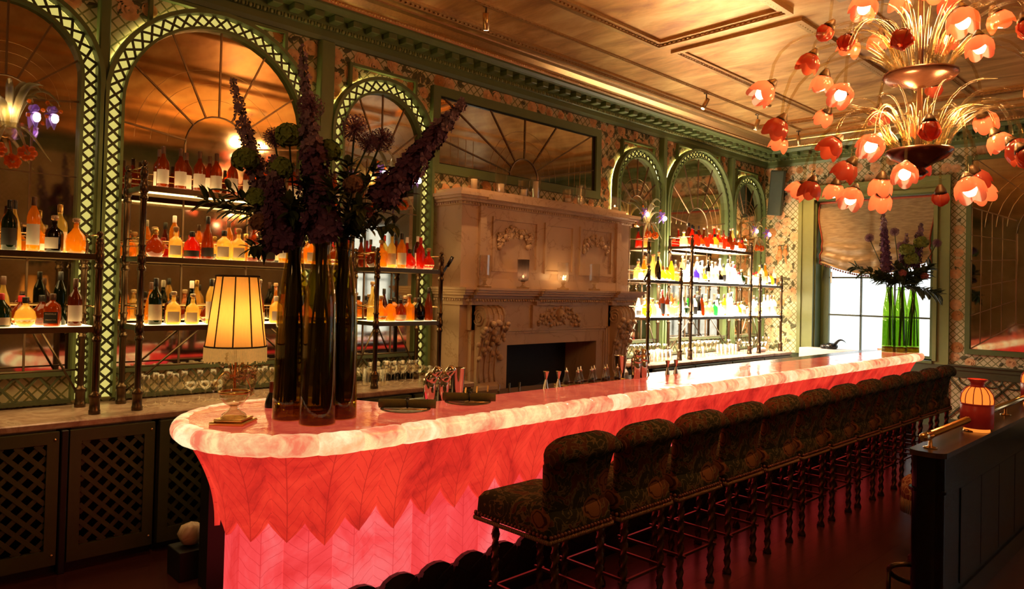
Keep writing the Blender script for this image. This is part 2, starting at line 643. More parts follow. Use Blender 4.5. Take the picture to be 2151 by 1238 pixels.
    # chandelier glass
    g['ch_glass'] = glassy('amber_tinted_chandelier_glass', (.90, .84, .70), .30, .12, (.30, .25, .17), .04)
    g['ch_bowl'] = plain('brown_bronze_bowl', (.12, .05, .03), .25, .5, var=.3)
    m = N('salmon_glass_petal')
    tl = m.n('BsdfTranslucent')
    tl.inputs[0].default_value = (1.0, .30, .17, 1)
    df = m.n('BsdfDiffuse')
    df.inputs[0].default_value = (.62, .20, .13, 1)
    gl = m.n('BsdfGlossy')
    gl.inputs['Roughness'].default_value = .15
    mx = m.n('MixShader')
    mx.inputs[0].default_value = .4
    m.l(tl.outputs[0], mx.inputs[1])
    m.l(df.outputs[0], mx.inputs[2])
    mx2 = m.n('MixShader')
    mx2.inputs[0].default_value = .06
    m.l(mx.outputs[0], mx2.inputs[1])
    m.l(gl.outputs[0], mx2.inputs[2])
    tl.inputs[0].default_value = (1.0, .19, .09, 1)
    df.inputs[0].default_value = (.38, .10, .065, 1)
    g['salmon'] = m.surf(mx2.outputs[0])
    g['calyx'] = plain('bronze_calyx', (.08, .05, .025), .4, .6)
    g['frost'] = glassy('frosted_cream_glass', (.75, .70, .5), .6, .2, (.85, .75, .45), .5)
    g['iris'] = glassy('violet_iris_glass', (.62, .48, .85), .6, .1, (.62, .42, .9), .5)
    g['orange_glass'] = glassy('orange_flower_glass', (.95, .45, .08), .5, .1, (.95, .38, .04), .6)
    # fabrics
    m = N('gold_silk_blind')
    nz = m.noise(4, 5, m.map(m.objc(), (2, 1, 9)))
    c = m.ramp(nz.outputs[0], [(.3, (.22, .14, .06)), (.7, (.38, .26, .125))])
    g['silk'] = m.pbr(c, .42, .12, bump=nz.outputs[0], bstr=.25, bdist=.02)
    m = N('giraffe_print_fabric')
    vo = m.n('TexVoronoi', feature='DISTANCE_TO_EDGE')
    vo.inputs['Scale'].default_value = 24
    m.l(m.objc(), vo.inputs['Vector'])
    c = m.mix(m.math('GREATER_THAN', vo.outputs['Distance'], .07), (.5, .30, .13), (.22, .05, .025))
    g['giraffe'] = m.pbr(c, .85)
    g['napkin'] = plain('olive_napkin', (.17, .155, .055), .9, var=.25, scale=120)
    g['china'] = plain('patterned_brown_china', (.42, .29, .17), .25, var=.5, scale=60)
    g['paper_label'] = plain('cream_label', (.72, .58, .38), .7, var=.12, scale=60)
    g['white_label'] = plain('white_label', (.80, .74, .64), .7, var=.08)
    g['dark_label'] = plain('black_label', (.02, .018, .016), .6)
    g['ink'] = plain('dark_ink', (.03, .02, .015), .7)
    g['white'] = plain('white_paint', (.62, .50, .44), .5, var=.05)
    g['red_shade'] = plain('red_glass_shade', (.30, .02, .012), .3, var=.25, emit=(.5, .02, .01), estr=.10)
    g['red_lit'] = glow('lit_orange_glass', (1.0, .25, .03), 1.15)
    g['speaker'] = plain('green_speaker_grille', (.03, .042, .018), .6, var=.2)
    # liquids
    def liq(k, tint, body, amt):
        g[k] = glassy('liquid_' + k, tint, .65, .05, body, amt)
    liq('amber', (.90, .46, .08), (1.0, .50, .08), .40)
    liq('dk_amber', (.42, .13, .02), (.55, .17, .02), .30)
    liq('gold', (.98, .76, .32), (1.0, .78, .32), .38)
    liq('red', (.66, .08, .03), (.80, .10, .03), .42)
    liq('dkgreen', (.05, .09, .03), (.04, .08, .02), .4)
    liq('black_b', (.03, .02, .015), (.03, .02, .012), .5)
    liq('white_b', (.98, .95, .88), (1.0, .93, .8), .62)
    liq('brown', (.22, .07, .02), (.28, .08, .015), .4)
    liq('grn', (.10, .70, .18), (.1, .75, .15), .4)
    liq('violet', (.16, .10, .6), (.12, .08, .55), .5)
    liq('yellow', (1.0, .72, .08), (1.0, .70, .05), .6)
    for k, c, r, mt in (('cap_black', (.012, .011, .01), .35, 0), ('cap_gold', (.7, .45, .15), .3, 1), ('cap_cork', (.42, .24, .1), .7, 0),
                        ('cap_red', (.6, .02, .02), .4, 0), ('cap_white', (.75, .68, .6), .4, 0), ('cap_brown', (.09, .035, .015), .4, 0),
                        ('cap_glass', (.55, .42, .28), .1, .3)):
        g[k] = plain(k, c, r, mt, var=.1)
    g['shelf_warm'] = glow('lit_shelf_amber', (1.0, .66, .24), 5.5)
    g['shelf_white'] = glow('lit_shelf_white', (1.0, .86, .64), 62)
    g['led'] = glow('trellis_backlight', (1.0, .82, .20), .70)
    g['led_strip'] = glow('led_strip', (1.0, .84, .30), 22)


setup_materials()
# ------------------------------------------------------------------ the room shell
WX, FY, RX, BY, CZ = -5.65, 11.35, 2.6, -2.4, 4.2

fl = struct(MB().bx(WX - .3, RX + .3, BY - .3, FY + .3, -.12, -.012), 'floor', M_['floor_base'])
pm = {}
x = WX
k = 0
while x < RX:
    # boards run along the bar
    link('plank', MB().bx(x + .0005, min(x + .1495, RX), BY, FY, -.012, 0).mesh('plank', M_['board']), fl)
    x += .15
ce = struct(MB().bx(WX - .3, RX + .3, BY - .3, FY + .6, CZ, CZ + .15), 'ceiling', M_['gold_ceiling'])
wl = struct(MB().bx(WX - .3, WX, BY - .3, FY + .3, 0, CZ), 'wall_left', M_['paper_y'])
OX0, OX1, OZ0, OZ1 = -4.81, -3.12, .90, 3.28
wf = struct(MB().bx(WX - .3, OX0, FY, FY + .34, 0, CZ).bx(OX1, 1.4, FY, FY + .34, 0, CZ).bx(2.4, RX + .3, FY, FY + .34, 0, CZ).bx(1.4, 2.4, FY, FY + .34, 0, .4).bx(1.4, 2.4, FY, FY + .34, 3.25, CZ)
            .bx(OX0, OX1, FY, FY + .34, 0, OZ0).bx(OX0, OX1, FY, FY + .34, OZ1, CZ), 'wall_far', M_['paper_x'])
wr = struct(MB().bx(RX, RX + .3, BY - .3, 8.4, 0, CZ).bx(RX, RX + .3, 9.8, FY + .3, 0, CZ)
            .bx(RX, RX + .3, 8.4, 9.8, 0, .5).bx(RX, RX + .3, 8.4, 9.8, 3.2, CZ), 'wall_right', M_['paper_y'])
wb = struct(MB().bx(WX - .3, RX + .3, BY - .3, BY, 0, CZ), 'wall_back', M_['paper_x'])

# --- cornice: green lower part, gilded cove above
def run_left(prof, y0, y1):
    """profile of (x, z) pairs extruded along the left wall"""
    return MB().prism(prof, y0, y1, lambda u, v, t: (u, t, v))


def run_far(prof, x0, x1):
    """profile of (distance from the far wall, z)"""
    return MB().prism(prof, x0, x1, lambda u, v, t: (t, FY - u, v))


G = [(0, 3.865), (.035, 3.865), (.05, 3.90), (.05, 3.955), (.075, 3.965), (.075, 3.985), (.085, 3.99), (.085, 4.06), (.20, 4.06), (.21, 4.075), (.235, 4.10), (.235, 4.115), (0, 4.115)]
GO = [(0, 4.115), (.25, 4.115), (.262, 4.13), (.262, 4.145), (.30, 4.155), (.36, 4.185), (.42, 4.19), (.43, 4.2), (0, 4.2)]
cl = struct(run_left([(WX + a, b) for a, b in G], BY, FY), 'trim_1', M_['green'])
cg = struct(run_left([(WX + a, b) for a, b in GO], BY, FY), 'trim_2', M_['gold_trim'])
cf = struct(run_far(G, WX, RX), 'trim_3', M_['green'])
cfg = struct(run_far(GO, WX, RX), 'trim_4', M_['gold_trim'])
cr = struct(MB().prism([(RX - a, b) for a, b in G], BY, FY, lambda u, v, t: (u, t, v)), 'trim_5', M_['green'])
mod = MB().bev(0, .105, -.045, .045, 4.005, 4.06, .006).mesh('modillion', M_['green'])
y = .05
while y < FY - .1:
    link('modillion', mod, cl, loc=(WX + .085, y, 0))
    y += .185
modf = MB().bev(-.045, .045, -.105, 0, 4.005, 4.06, .006).mesh('modillion', M_['green'])
x = WX + .2
while x < -.6:
    link('modillion', modf, cf, loc=(x, FY - .085, 0))
    x += .185
# egg and dart band, too small to pick apart
eg = MB()
y = .3
while y < FY:
    eg.ball((WX + .078, y, 3.972), .016, 6, 4, 1.3)
    eg.bx(WX + .07, WX + .09, y + .026, y + .034, 3.958, 3.99)
    y += .06
eg.obj('egg_and_dart', M_['green_lt'], cl, kind='stuff')
eg = MB()
x = WX + .1
while x < -.6:
    eg.ball((x, FY - .078, 3.972), .016, 6, 4, 1.3)
    x += .06
eg.obj('egg_and_dart', M_['green_lt'], cf, kind='stuff')
bd = MB()
y = .4
while y < FY:
    bd.ball((WX + .26, y, 4.135), .012, 6, 4)
    y += .032
bd.obj('bead_row', M_['gold_trim'], cg, kind='stuff')
bd = MB()
x = WX + .2
while x < -.6:
    bd.ball((x, FY - .26, 4.135), .012, 6, 4)
    x += .032
bd.obj('bead_row', M_['gold_trim'], cfg, kind='stuff')

# --- gilded mouldings on the ceiling
nt = [5]


def trim(mb, mat='gold_trim'):
    nt[0] += 1
    return struct(mb, 'trim_%d' % nt[0], M_[mat])


def rect_frame(x0, x1, y0, y1, w, h):
    mb = MB()
    for (i, hh) in ((0, h), (w * .55, h * .55)):
        a = w * .45
        z1 = CZ
        z0 = CZ - hh
        mb.bx(x0 + i, x0 + i + a, y0 + i, y1 - i, z0, z1).bx(x1 - i - a, x1 - i, y0 + i, y1 - i, z0, z1)
        mb.bx(x0 + i + a, x1 - i - a, y0 + i, y0 + i + a, z0, z1).bx(x0 + i + a, x1 - i - a, y1 - i - a, y1 - i, z0, z1)
    o = trim(mb)
    b = MB()
    n = int((y1 - y0) / .05)
    if n < 400:
        for q in range(n):
            yy = y0 + (q + .5) * (y1 - y0) / n
            for xx in (x0 + w * .5, x1 - w * .5):
                b.bx(xx - .014, xx + .014, yy - .014, yy + .014, CZ - h * .8, CZ)
        n = int((x1 - x0) / .05)
        for q in range(n):
            xx = x0 + (q + .5) * (x1 - x0) / n
            for yy in (y0 + w * .5, y1 - w * .5):
                b.bx(xx - .014, xx + .014, yy - .014, yy + .014, CZ - h * .8, CZ)
        b.obj('carved_border', M_['gold_trim'], o, kind='stuff')
    return o


rect_frame(-4.10, -2.73, -1.6, 5.93, .10, .05)
rect_frame(-4.10, -2.76, 6.16, 9.92, .10, .03)
for xa, xb in ((-2.35, -.70), (-.32, 1.05)):
    rect_frame(xa, xb, -1.6, 5.93, .10, .05)
    rect_frame(xa, xb, 6.16, 9.92, .10, .03)
rect_frame(-5.08, RX - .5, BY + .5, 9.78, .09, .045)
rect_frame(-4.62, RX - .9, BY + .9, 10.35, .035, .02)
mb = MB().bx(WX + .43, RX - .4, 10.62, 10.70, CZ - .04, CZ).bx(WX + .43, RX - .4, 10.73, 10.77, CZ - .025, CZ)
trim(mb)

# --- windows
arch = MB()
for a, b, c, d in ((-5.05, OX0, .86, 3.49), (OX1, -2.925, .86, 3.49), (OX0, OX1, OZ1, 3.49)):
    arch.bx(a, b, FY - .035, FY + .01, c, d)
ar = struct(arch, 'trim_40', M_['green_lt'])
mo = MB()
for a, b, c, d in ((-5.06, -5.00, .86, 3.50), (-2.975, -2.915, .86, 3.50), (-5.00, -2.975, 3.44, 3.50), (-4.86, OX0 + .0, .9, 3.33), (OX1, -3.07, .9, 3.33), (OX0, OX1, OZ1, 3.33)):
    mo.bx(a, b, FY - .065, FY - .03, c, d)
mo.obj('architrave_moulding', M_['green_lt'], ar)
w1 = struct(MB().bx(OX0, OX0 + .02, FY, FY + .3, OZ0, OZ1).bx(OX1 - .02, OX1, FY, FY + .3, OZ0, OZ1).bx(OX0, OX1, FY, FY + .3, OZ1 - .02, OZ1)
            .bx(OX0, OX1, FY - .06, FY + .3, OZ0 - .04, OZ0), 'window_1', M_['green'])
GX0, GX1, GY = -4.67, -3.23, FY + .25
fr = MB().bx(OX0 + .02, GX0, GY - .03, GY + .03, OZ0, OZ1).bx(GX1, OX1 - .02, GY - .03, GY + .03, OZ0, OZ1).bx(GX0, GX1, GY - .03, GY + .03, OZ0, OZ0 + .04)
fr.obj('sash_frame', M_['green'], w1)
xs = [GX0 + i * .48 for i in range(4)]
zs = [.94, 1.484, 2.07, 2.655, 3.26]
mu = MB()
for q in xs[1:3]:
    mu.bx(q - .011, q + .011, GY - .02, GY + .02, .94, 3.26)
for q in zs[1:4]:
    mu.bx(GX0, GX1, GY - .02, GY + .02, q - .013, q + .013)
mu.obj('muntin', M_['green_dk'], w1)
for i in range(3):
    for j in range(4):
        MB().bx(xs[i], xs[i + 1], GY - .003, GY + .003, zs[j], zs[j + 1]).obj('pane', M_['clear'], w1)
MB().bev(-4.645, -4.615, GY - .06, GY - .02, 1.98, 2.16, .006).obj('sash_catch', M_['steel'], w1)
w2 = struct(MB().bx(RX, RX + .3, 8.4, 8.46, .5, 3.2).bx(RX, RX + .3, 9.74, 9.8, .5, 3.2).bx(RX, RX + .3, 8.46, 9.74, 3.14, 3.2).bx(RX - .05, RX + .3, 8.4, 9.8, .46, .5)
            .bx(RX + .2, RX + .24, 9.07, 9.13, .5, 3.14).bx(RX + .2, RX + .24, 8.46, 9.74, 1.9, 1.94), 'window_2', M_['green'])
MB().bx(RX + .215, RX + .22, 8.46, 9.74, .5, 3.14).obj('pane', M_['clear'], w2)
w3 = struct(MB().bx(1.4, 1.46, FY, FY + .3, .4, 3.25).bx(2.34, 2.4, FY, FY + .3, .4, 3.25).bx(1.46, 2.34, FY, FY + .3, 3.19, 3.25).bx(1.35, 2.45, FY - .05, FY + .3, .36, .4)
            .bx(1.88, 1.92, FY + .2, FY + .24, .4, 3.19).bx(1.46, 2.34, FY + .2, FY + .24, 1.85, 1.89), 'window_3', M_['green'])
MB().bx(1.46, 2.34, FY + .215, FY + .22, .4, 3.19).obj('pane', M_['clear'], w3)

# --- dado of the far wall with its rail, skirting
DX0 = -2.92
dd = struct(MB().bx(DX0, 1.3, FY - .05, FY, .80, .86).bx(DX0, 1.3, FY - .08, FY, .855, .875).bx(DX0, 1.3, FY - .03, FY, .70, .80), 'trim_41', M_['green_dk'])
dp = struct(MB().bx(DX0, 1.3, FY - .012, FY, .12, .70), 'trim_42', M_['paper_x'])
lt = MB()
x = DX0
while x < -.9:
    lt.bar((x, FY - .022, .14), (x + .5, FY - .022, .70), .02, .02, (0, 1, 0))
    lt.bar((x + .5, FY - .022, .14), (x, FY - .022, .70), .02, .02, (0, 1, 0))
    for zz in (.14, .70):
        pts = [(x + .25 + .13 * cos(a * pi / 10) * (1 if zz < .5 else 1), FY - .022, zz + (.10 if zz < .5 else -.10) * sin(a * pi / 10)) for a in range(11)]
        lt.tube(pts, .011, 5)
    x += .25
lt.obj('dado_trellis', M_['green_dk'], dp, kind='stuff')
struct(MB().bx(DX0, RX, FY - .03, FY, 0, .12), 'baseboard_far', M_['green_dk'])
struct(MB().bx(RX - .03, RX, BY, FY, 0, .15), 'baseboard_right', M_['green_dk'])
# dark rail of panelling where the window meets the bar
struct(MB().bx(WX, DX0, FY - .04, FY, 0, .86), 'trim_43', M_['green_dk'])

# --- roses and leaves painted in relief on the paper
def rose_mesh(mat):
    mb = MB()
    for ri, (r, n, h) in enumerate(((.062, 6, .004), (.044, 5, .010), (.024, 4, .016))):
        for k in range(n):
            a = 2 * pi * (k + .37 * ri) / n
            c = Vector((0, cos(a) * r * .55, sin(a) * r * .55))
            pts = []
            for q in range(7):
                b = a + (q - 3) * .36
                rr = r * (1 + .06 * ((q % 2) * 2 - 1))
                pts.append((h + .003, rr * cos(b), rr * sin(b)))
            pts.append((h * .4, r * .15 * cos(a), r * .15 * sin(a)))
            mb.add(pts, [tuple(range(8))])
    return mb.mesh('wall_rose', mat)


def leaf_shape(mb, c, ax1, ax2, nrm, L, W):
    c, ax1, ax2, nrm = map(Vector, (c, ax1, ax2, nrm))
    pts = [c, c + ax1 * L * .3 + ax2 * W, c + ax1 * L * .65 + ax2 * W * .75, c + ax1 * L, c + ax1 * L * .65 - ax2 * W * .75, c + ax1 * L * .3 - ax2 * W, c + ax1 * L * .5 + nrm * .006]
    mb.add(pts, [(0, 6, 1), (1, 6, 2), (2, 6, 3), (3, 6, 4), (4, 6, 5), (5, 6, 0)])


R1, R2 = rose_mesh(M_['petal_wall']), rose_mesh(M_['petal_wall2'])
ARCHES = [(.885, .42, 3.13, .118), (2.265, .69, 3.01, .118), (3.77, .42, 3.11, .118), (7.75, .415, 3.10, .108), (9.23, .77, 2.95, .108), (10.66, .39, 3.14, .108)]


def free_left(y, z):
    if not (.0 < y < 11.3 and z < 3.84):
        return False
    for yc, hw, zs, bw in ARCHES:
        o = hw + bw + .07
        if abs(y - yc) < o and (z < zs or hypot(y - yc, z - zs) < o):
            return False
    if 4.32 < y < 6.98 and 2.86 < z < 3.78:
        return False
    if 4.3 < y < 7.2 and z < 2.68:
        return False
    for q in (1.435, 3.16, 8.29, 10.14):
        if abs(y - q) < .1:
            return False
    return True


rnd = random.Random(5)
lv = MB()
n_r = 0
tries = 0
placed = []
while n_r < 130 and tries < 9000:
    tries += 1
    yy, zz = rnd.uniform(.1, 11.3), rnd.uniform(1.0, 3.84)
    if zz < 2.7 and rnd.random() < .35:
        continue
    if not free_left(yy, zz) or any(hypot(yy - a, zz - b) < .115 for a, b in placed):
        continue
    placed.append((yy, zz))
    sc = rnd.uniform(.8, 1.25)
    o = link('wall_rose', R1 if rnd.random() < .88 else R2, wl, loc=(WX, yy, zz), rot=(rnd.uniform(0, 6.3), 0, 0))
    o.scale = (1, sc, sc)
    n_r += 1
    for q in range(rnd.randint(4, 8)):
        a = rnd.uniform(0, 2 * pi)
        d = rnd.uniform(.05, .12)
        cy_, cz_ = yy + d * cos(a), zz + d * sin(a)
        if free_left(cy_, cz_):
            a += rnd.uniform(-1, 1)
            leaf_shape(lv, (WX + .002 + .001 * q, cy_, cz_), (0, cos(a), sin(a)), (0, -sin(a), cos(a)), (1, 0, 0), rnd.uniform(.06, .11), rnd.uniform(.015, .028))
lv.obj('painted_leaves', M_['leaf_wall'], wl, kind='stuff')


def free_far(x, z):
    if z > 3.84 or z < .9:
        return False
    if -5.12 < x < -2.86 and z < 3.56:
        return False
    if x > -2.80 and .96 < z < 3.78:
        return False
    if -5.62 < x < -5.2 and z < 2.0 and False:
        return False
    return True


lv = MB()
F1 = rose_mesh(M_['petal_wall'])
F2 = rose_mesh(M_['petal_wall2'])
placed = []
tries = 0
while len(placed) < 95 and tries < 9000:
    tries += 1
    xx, zz = rnd.uniform(WX + .06, -.4), rnd.uniform(.9, 3.84)
    if not free_far(xx, zz) or any(hypot(xx - a, zz - b) < .12 for a, b in placed):
        continue
    placed.append((xx, zz))
    sc = rnd.uniform(.8, 1.2)
    o = link('wall_rose', F1 if rnd.random() < .9 else F2, wf, loc=(xx, FY, zz), rot=(0, 0, -pi / 2))
    o.scale = (1, sc, sc)
    for q in range(rnd.randint(3, 5)):
        a = rnd.uniform(0, 2 * pi)
        d = rnd.uniform(.05, .13)
        cx_, cz_ = xx + d * cos(a), zz + d * sin(a)
        if free_far(cx_, cz_):
            a += rnd.uniform(-1, 1)
            leaf_shape(lv, (cx_, FY - .002 - .001 * q, cz_), (cos(a), 0, sin(a)), (-sin(a), 0, cos(a)), (0, -1, 0), rnd.uniform(.06, .12), rnd.uniform(.015, .03))
# the pair of painted orange birds
for dx in (-.03, .05):
    leaf_shape(lv, (-5.34 + dx, FY - .006, 2.40), (dx * 4, 0, 1), (1, 0, 0), (0, -1, 0), .2, .045)
lv.obj('painted_leaves', M_['leaf_wall'], wf, kind='stuff')
bird = MB()
for dx, tl in ((-.04, -.2), (.05, .15)):
    bird.ball((-5.34 + dx, FY - .008, 2.46), .042, 8, 5, 1.7)
    bird.ball((-5.34 + dx * 1.1, FY - .012, 2.55), .028, 8, 5)
    leaf_shape(bird, (-5.34 + dx, FY - .01, 2.42), (tl, 0, -1), (1, 0, 0), (0, -1, 0), .16, .02)
bird.obj('painted_bird_pair', M_['petal_wall2'], wf)

# ------------------------------------------------------------------ arched mirrors with backlit trellis


def u_path(yc, hw, zs, z0, n=24):
    p = [(yc - hw, z0)]
    m = 14
    for i in range(1, m):
        p.append((yc - hw, z0 + (zs - z0) * i / m))
    for i in range(n + 1):
        a = pi - pi * i / n
        p.append((yc + hw * cos(a), zs + hw * sin(a)))
    for i in range(1, m):
        p.append((yc + hw, zs - (zs - z0) * i / m))
    p.append((yc + hw, z0))
    return p


def u_rim(mb, yc, hw, zs, z0, wd, x0, x1):
    a, b = u_path(yc, hw - wd / 2, zs, z0), u_path(yc, hw + wd / 2, zs, z0)
    n = len(a)
    vs = [(x, *p) for x in (x0, x1) for q in (a, b) for p in q]
    A0, B0, A1, B1 = 0, n, 2 * n, 3 * n
    fs = []
    for i in range(n - 1):
        fs += [(A1 + i, A1 + i + 1, B1 + i + 1, B1 + i), (A0 + i, B0 + i, B0 + i + 1, A0 + i + 1),
               (A0 + i, A0 + i + 1, A1 + i + 1, A1 + i), (B0 + i, B1 + i, B1 + i + 1, B0 + i + 1)]
    fs += [(A0, A1, B1, B0), (A0 + n - 1, B0 + n - 1, B1 + n - 1, A1 + n - 1)]
    mb.add(vs, fs)


def resample(p, step):
    out = [p[0]]
    acc = 0
    for i in range(1, len(p)):
        a, b = Vector(p[i - 1]), Vector(p[i])
        L = (b - a).length
        t = step - acc
        while t <= L:
            q = a + (b - a) * t / L
            out.append((q[0], q[1]))
            t += step
        acc = L - (t - step)
    return out


def arch_mirror(yc, hw, zs, bw, label, small=False):
    zb = 1.12
    t = thing('arched_mirror', label, 'mirror', (WX, yc, zb))
    ho = hw + bw

    def loc(mb):
        T = Matrix.Translation((-WX, -yc, -zb))
        mb.v = [tuple(T @ Vector(v)) for v in mb.v]
        return mb
    X = WX
    # mirror glass: three sheets split by the glazing bars
    n = 20
    poly = [(yc - hw, zb), (yc + hw, zb)] + [(yc + hw * cos(pi * i / n), zs + hw * sin(pi * i / n)) for i in range(n + 1)]
    loc(MB().prism(poly, X + .012, X + .02, lambda u, v, q: (q, u, v))).obj('mirror_glass', M_['mirror'], t)
    # glazing bars: fan from a small arch, two uprights under it
    zc = zs - .22
    r0 = hw * .36
    gb = MB()
    for dg in (8, 40, 66, 90, 114, 140, 172):
        a = radians(dg)
        dx, dz = cos(a), sin(a)
        # end on the arch or on the straight side
        lo, hi = r0, 3.0
        for _ in range(40):
            md = (lo + hi) / 2
            py, pz = yc + dx * md, zc + dz * md
            inside = abs(py - yc) < hw and (pz < zs or hypot(py - yc, pz - zs) < hw)
            lo, hi = (md, hi) if inside else (lo, md)
        gb.bar((X + .024, yc + dx * r0, zc + dz * r0), (X + .024, yc + dx * lo, zc + dz * lo), .012, .008, (1, 0, 0))
    for s in (-1, 1):
        gb.bar((X + .024, yc + s * r0, zb), (X + .024, yc + s * r0, zc), .012, .008, (1, 0, 0))
    for zz in (1.55, 2.0, 2.45):
        gb.bar((X + .024, yc - hw, zz), (X + .024, yc + hw, zz), .008, .006, (1, 0, 0))
    arc = [(X + .024, yc + r0 * cos(pi * i / 14), zc + r0 * sin(pi * i / 14)) for i in range(15)]
    gb.tube(arc, .006, 5)
    loc(gb).obj('glazing_bar', M_['lead'], t)
    ea = MB()
    for f in (.55, .72, .88):
        r = hw * f
        ea.tube([(X + .021, yc + r * cos(pi * i / 18), zc + r * sin(pi * i / 18)) for i in range(19)], .0013, 4)
    loc(ea).obj('etched_arc', M_['gold_trim'], t)
    rim = MB()
    u_rim(rim, yc, hw + .008, zs, zb - .19, .020, X + .01, X + .075)
    loc(rim).obj('inner_rim', M_['green'], t)
    rim = MB()
    u_rim(rim, yc, ho + .006, zs, zb - .19, .030, X + .02, X + .11)
    loc(rim).obj('outer_rim', M_['green'], t)
    # backlight sheet between the rims
    a, b = u_path(yc, hw + .014, zs, zb - .19), u_path(yc, ho - .006, zs, zb - .19)
    m = len(a)
    mb = MB().add([(X + .006, *p) for p in a] + [(X + .006, *p) for p in b], [(i, i + 1, m + i + 1, m + i) for i in range(m - 1)])
    loc(mb).obj('backlight', M_['led'], t)
    # lattice slats
    wv = bw - .027
    pa = resample(u_path(yc, hw + .015, zs, zb - .18, 40), wv * .95)
    ratio = []
    mb = MB()
    full = u_path(yc, hw + .02, zs, zb - .18, 40)
    for i in range(len(pa)):
        for sgn in (1, -1):
            j = i + sgn
            if not 0 <= j < len(pa):
                continue
            def at(p, d):
                y_, z_ = p
                if z_ <= zs:
                    return (y_ + (d if y_ > yc else -d), z_)
                v = Vector((y_ - yc, z_ - zs)).normalized()
                return (y_ + v.x * d, z_ + v.y * d)
            p, q = at(pa[i], 0), at(pa[j], wv)
            mb.bar((X + (.05 if sgn > 0 else .056), *p), (X + (.05 if sgn > 0 else .056), *q), .017, .006, (1, 0, 0))
    loc(mb).obj('lattice', M_['green_dk'], t, kind='stuff')
    # led strip outside the outer rim washing the paper
    st = u_path(yc, ho + .008, zs, zs - .5)
    loc(MB().tube([(X + .010, *p) for p in st], .004, 5)).obj('led_strip', M_['led_strip'], t)
    # low trellis panel under the glass
    mb = MB().bx(X + .01, X + .07, yc - hw, yc + hw, zb - .02, zb + .015).bx(X + .01, X + .07, yc - hw, yc + hw, zb - .205, zb - .18)
    k = 0
    yy = yc - hw
    while yy < yc + hw - .1:
        mb.bar((X + .05, yy, zb - .18), (X + .05, yy + .13, zb - .02), .014, .008, (1, 0, 0))
        mb.bar((X + .056, yy + .13, zb - .18), (X + .056, yy, zb - .02), .014, .008, (1, 0, 0))
        yy += .13
    loc(mb).obj('low_trellis', M_['green_dk'], t)
    return t


AL = ['narrow arched mirror nearest the camera, with glass iris sconce before it',
      'wide arched mirror behind the tall amber-lit bottle stand',
      'narrow arched mirror next to the fireplace, behind allium flowers',
      'narrow arched mirror just beyond the fireplace',
      'wide arched mirror behind the tall white-lit bottle stand',
      'smallest arched mirror in the room corner by the window']
for (yc, hw, zs, bw), lb in zip(ARCHES, AL):
    arch_mirror(yc, hw, zs, bw, lb)
# green pilasters between the arches and square frames round their heads
for q, wd in ((1.435, .07), (3.16, .13), (8.29, .08), (10.14, .08)):
    trim(MB().bev(WX, WX + .09, q - wd / 2, q + wd / 2, .9, 3.86, .008), 'green')
for (yc, hw, zs, bw) in (ARCHES[1], ARCHES[2], ARCHES[3], ARCHES[4], ARCHES[5]):
    o = hw + bw + .02
    zt = min(zs + o + .05, 3.83)
    mb = MB()
    mb.bx(WX, WX + .05, yc - o * .62, yc + o * .62, zt, zt + .025)
    mb.bx(WX, WX + .05, yc - o * .62 - .025, yc - o * .62, zt - .2, zt + .025).bx(WX, WX + .05, yc + o * .62, yc + o * .62 + .025, zt - .2, zt + .025)
    trim(mb, 'green')

# --- mirror above the mantel
t = thing('overmantel_mirror', 'wide rectangular antique mirror with fan glazing bars above marble chimneypiece', 'mirror', (WX, 5.64, 2.98))
y0, y1, z0, z1 = -1.22, 1.21, .0, .67
MB().bx(.012, .02, y0, y1, z0, z1).obj('mirror_glass', M_['mirror'], t)
fr = MB()
fr.bx(0, .06, y0 - .09, y0, z0 - .09, z1 + .09).bx(0, .06, y1, y1 + .09, z0 - .09, z1 + .09).bx(0, .06, y0, y1, z1, z1 + .09).bx(0, .06, y0, y1, z0 - .09, z0)
fr.obj('frame', M_['green'], t)
fr = MB().bx(.02, .035, y0, y0 + .012, z0, z1).bx(.02, .035, y1 - .012, y1, z0, z1).bx(.02, .035, y0, y1, z1 - .012, z1).bx(.02, .035, y0, y1, z0, z0 + .012)
fr.obj('inner_border', M_['black'], t)
gb = MB()
cz_ = .0
for dg in (12, 30, 52, 90, 128, 150, 168):
    a = radians(dg)
    k = min(1.2 / max(abs(cos(a)), 1e-6), .66 / max(sin(a), 1e-6))
    gb.bar((.026, .22 * cos(a), .0 + .22 * sin(a)), (.026, k * cos(a), k * sin(a)), .012, .01, (1, 0, 0))
gb.tube([(.026, .22 * cos(pi * i / 16), .22 * sin(pi * i / 16)) for i in range(17)], .007, 5)
gb.obj('glazing_bar', M_['lead'], t)
ea = MB()
for r in (.33, .42, .52):
    ea.tube([(.022, r * cos(pi * i / 20), r * sin(pi * i / 20)) for i in range(21)], .0022, 4)
for r in (.75, .85, .95, 1.05):
    for s in (-1, 1):
        ea.bar((.022, s * r, .0), (.022, s * r, .3), .004, .002, (1, 0, 0))
ea.obj('etched_line', M_['gold_trim'], t)

# --- big mirror on the far wall, panes in a perspective pattern
t = thing('panelled_mirror', 'large green-framed mirror with perspective glazing bars beside the window', 'mirror', (-1.43, FY, 1.10), (0, 0, 0))
hx, hz = 1.235, 2.57
MB().bx(-hx, hx, -.02, -.012, 0, hz).obj('mirror_glass', M_['mirror'], t)
fr = MB()
for a, b, c, d in ((-hx - .06, -hx, -.07, hz + .06), (hx, hx + .06, -.07, hz + .06), (-hx, hx, hz, hz + .06), (-hx, hx, -.07, 0)):
    fr.bx(a, b, -.06, 0, c, d)
fr.obj('frame', M_['green'], t)
gb = MB()


def gbar(mb, a, b, w=.016):
    mb.bar((a[0], -.026, a[1]), (b[0], -.026, b[1]), w, .01, (0, 1, 0))


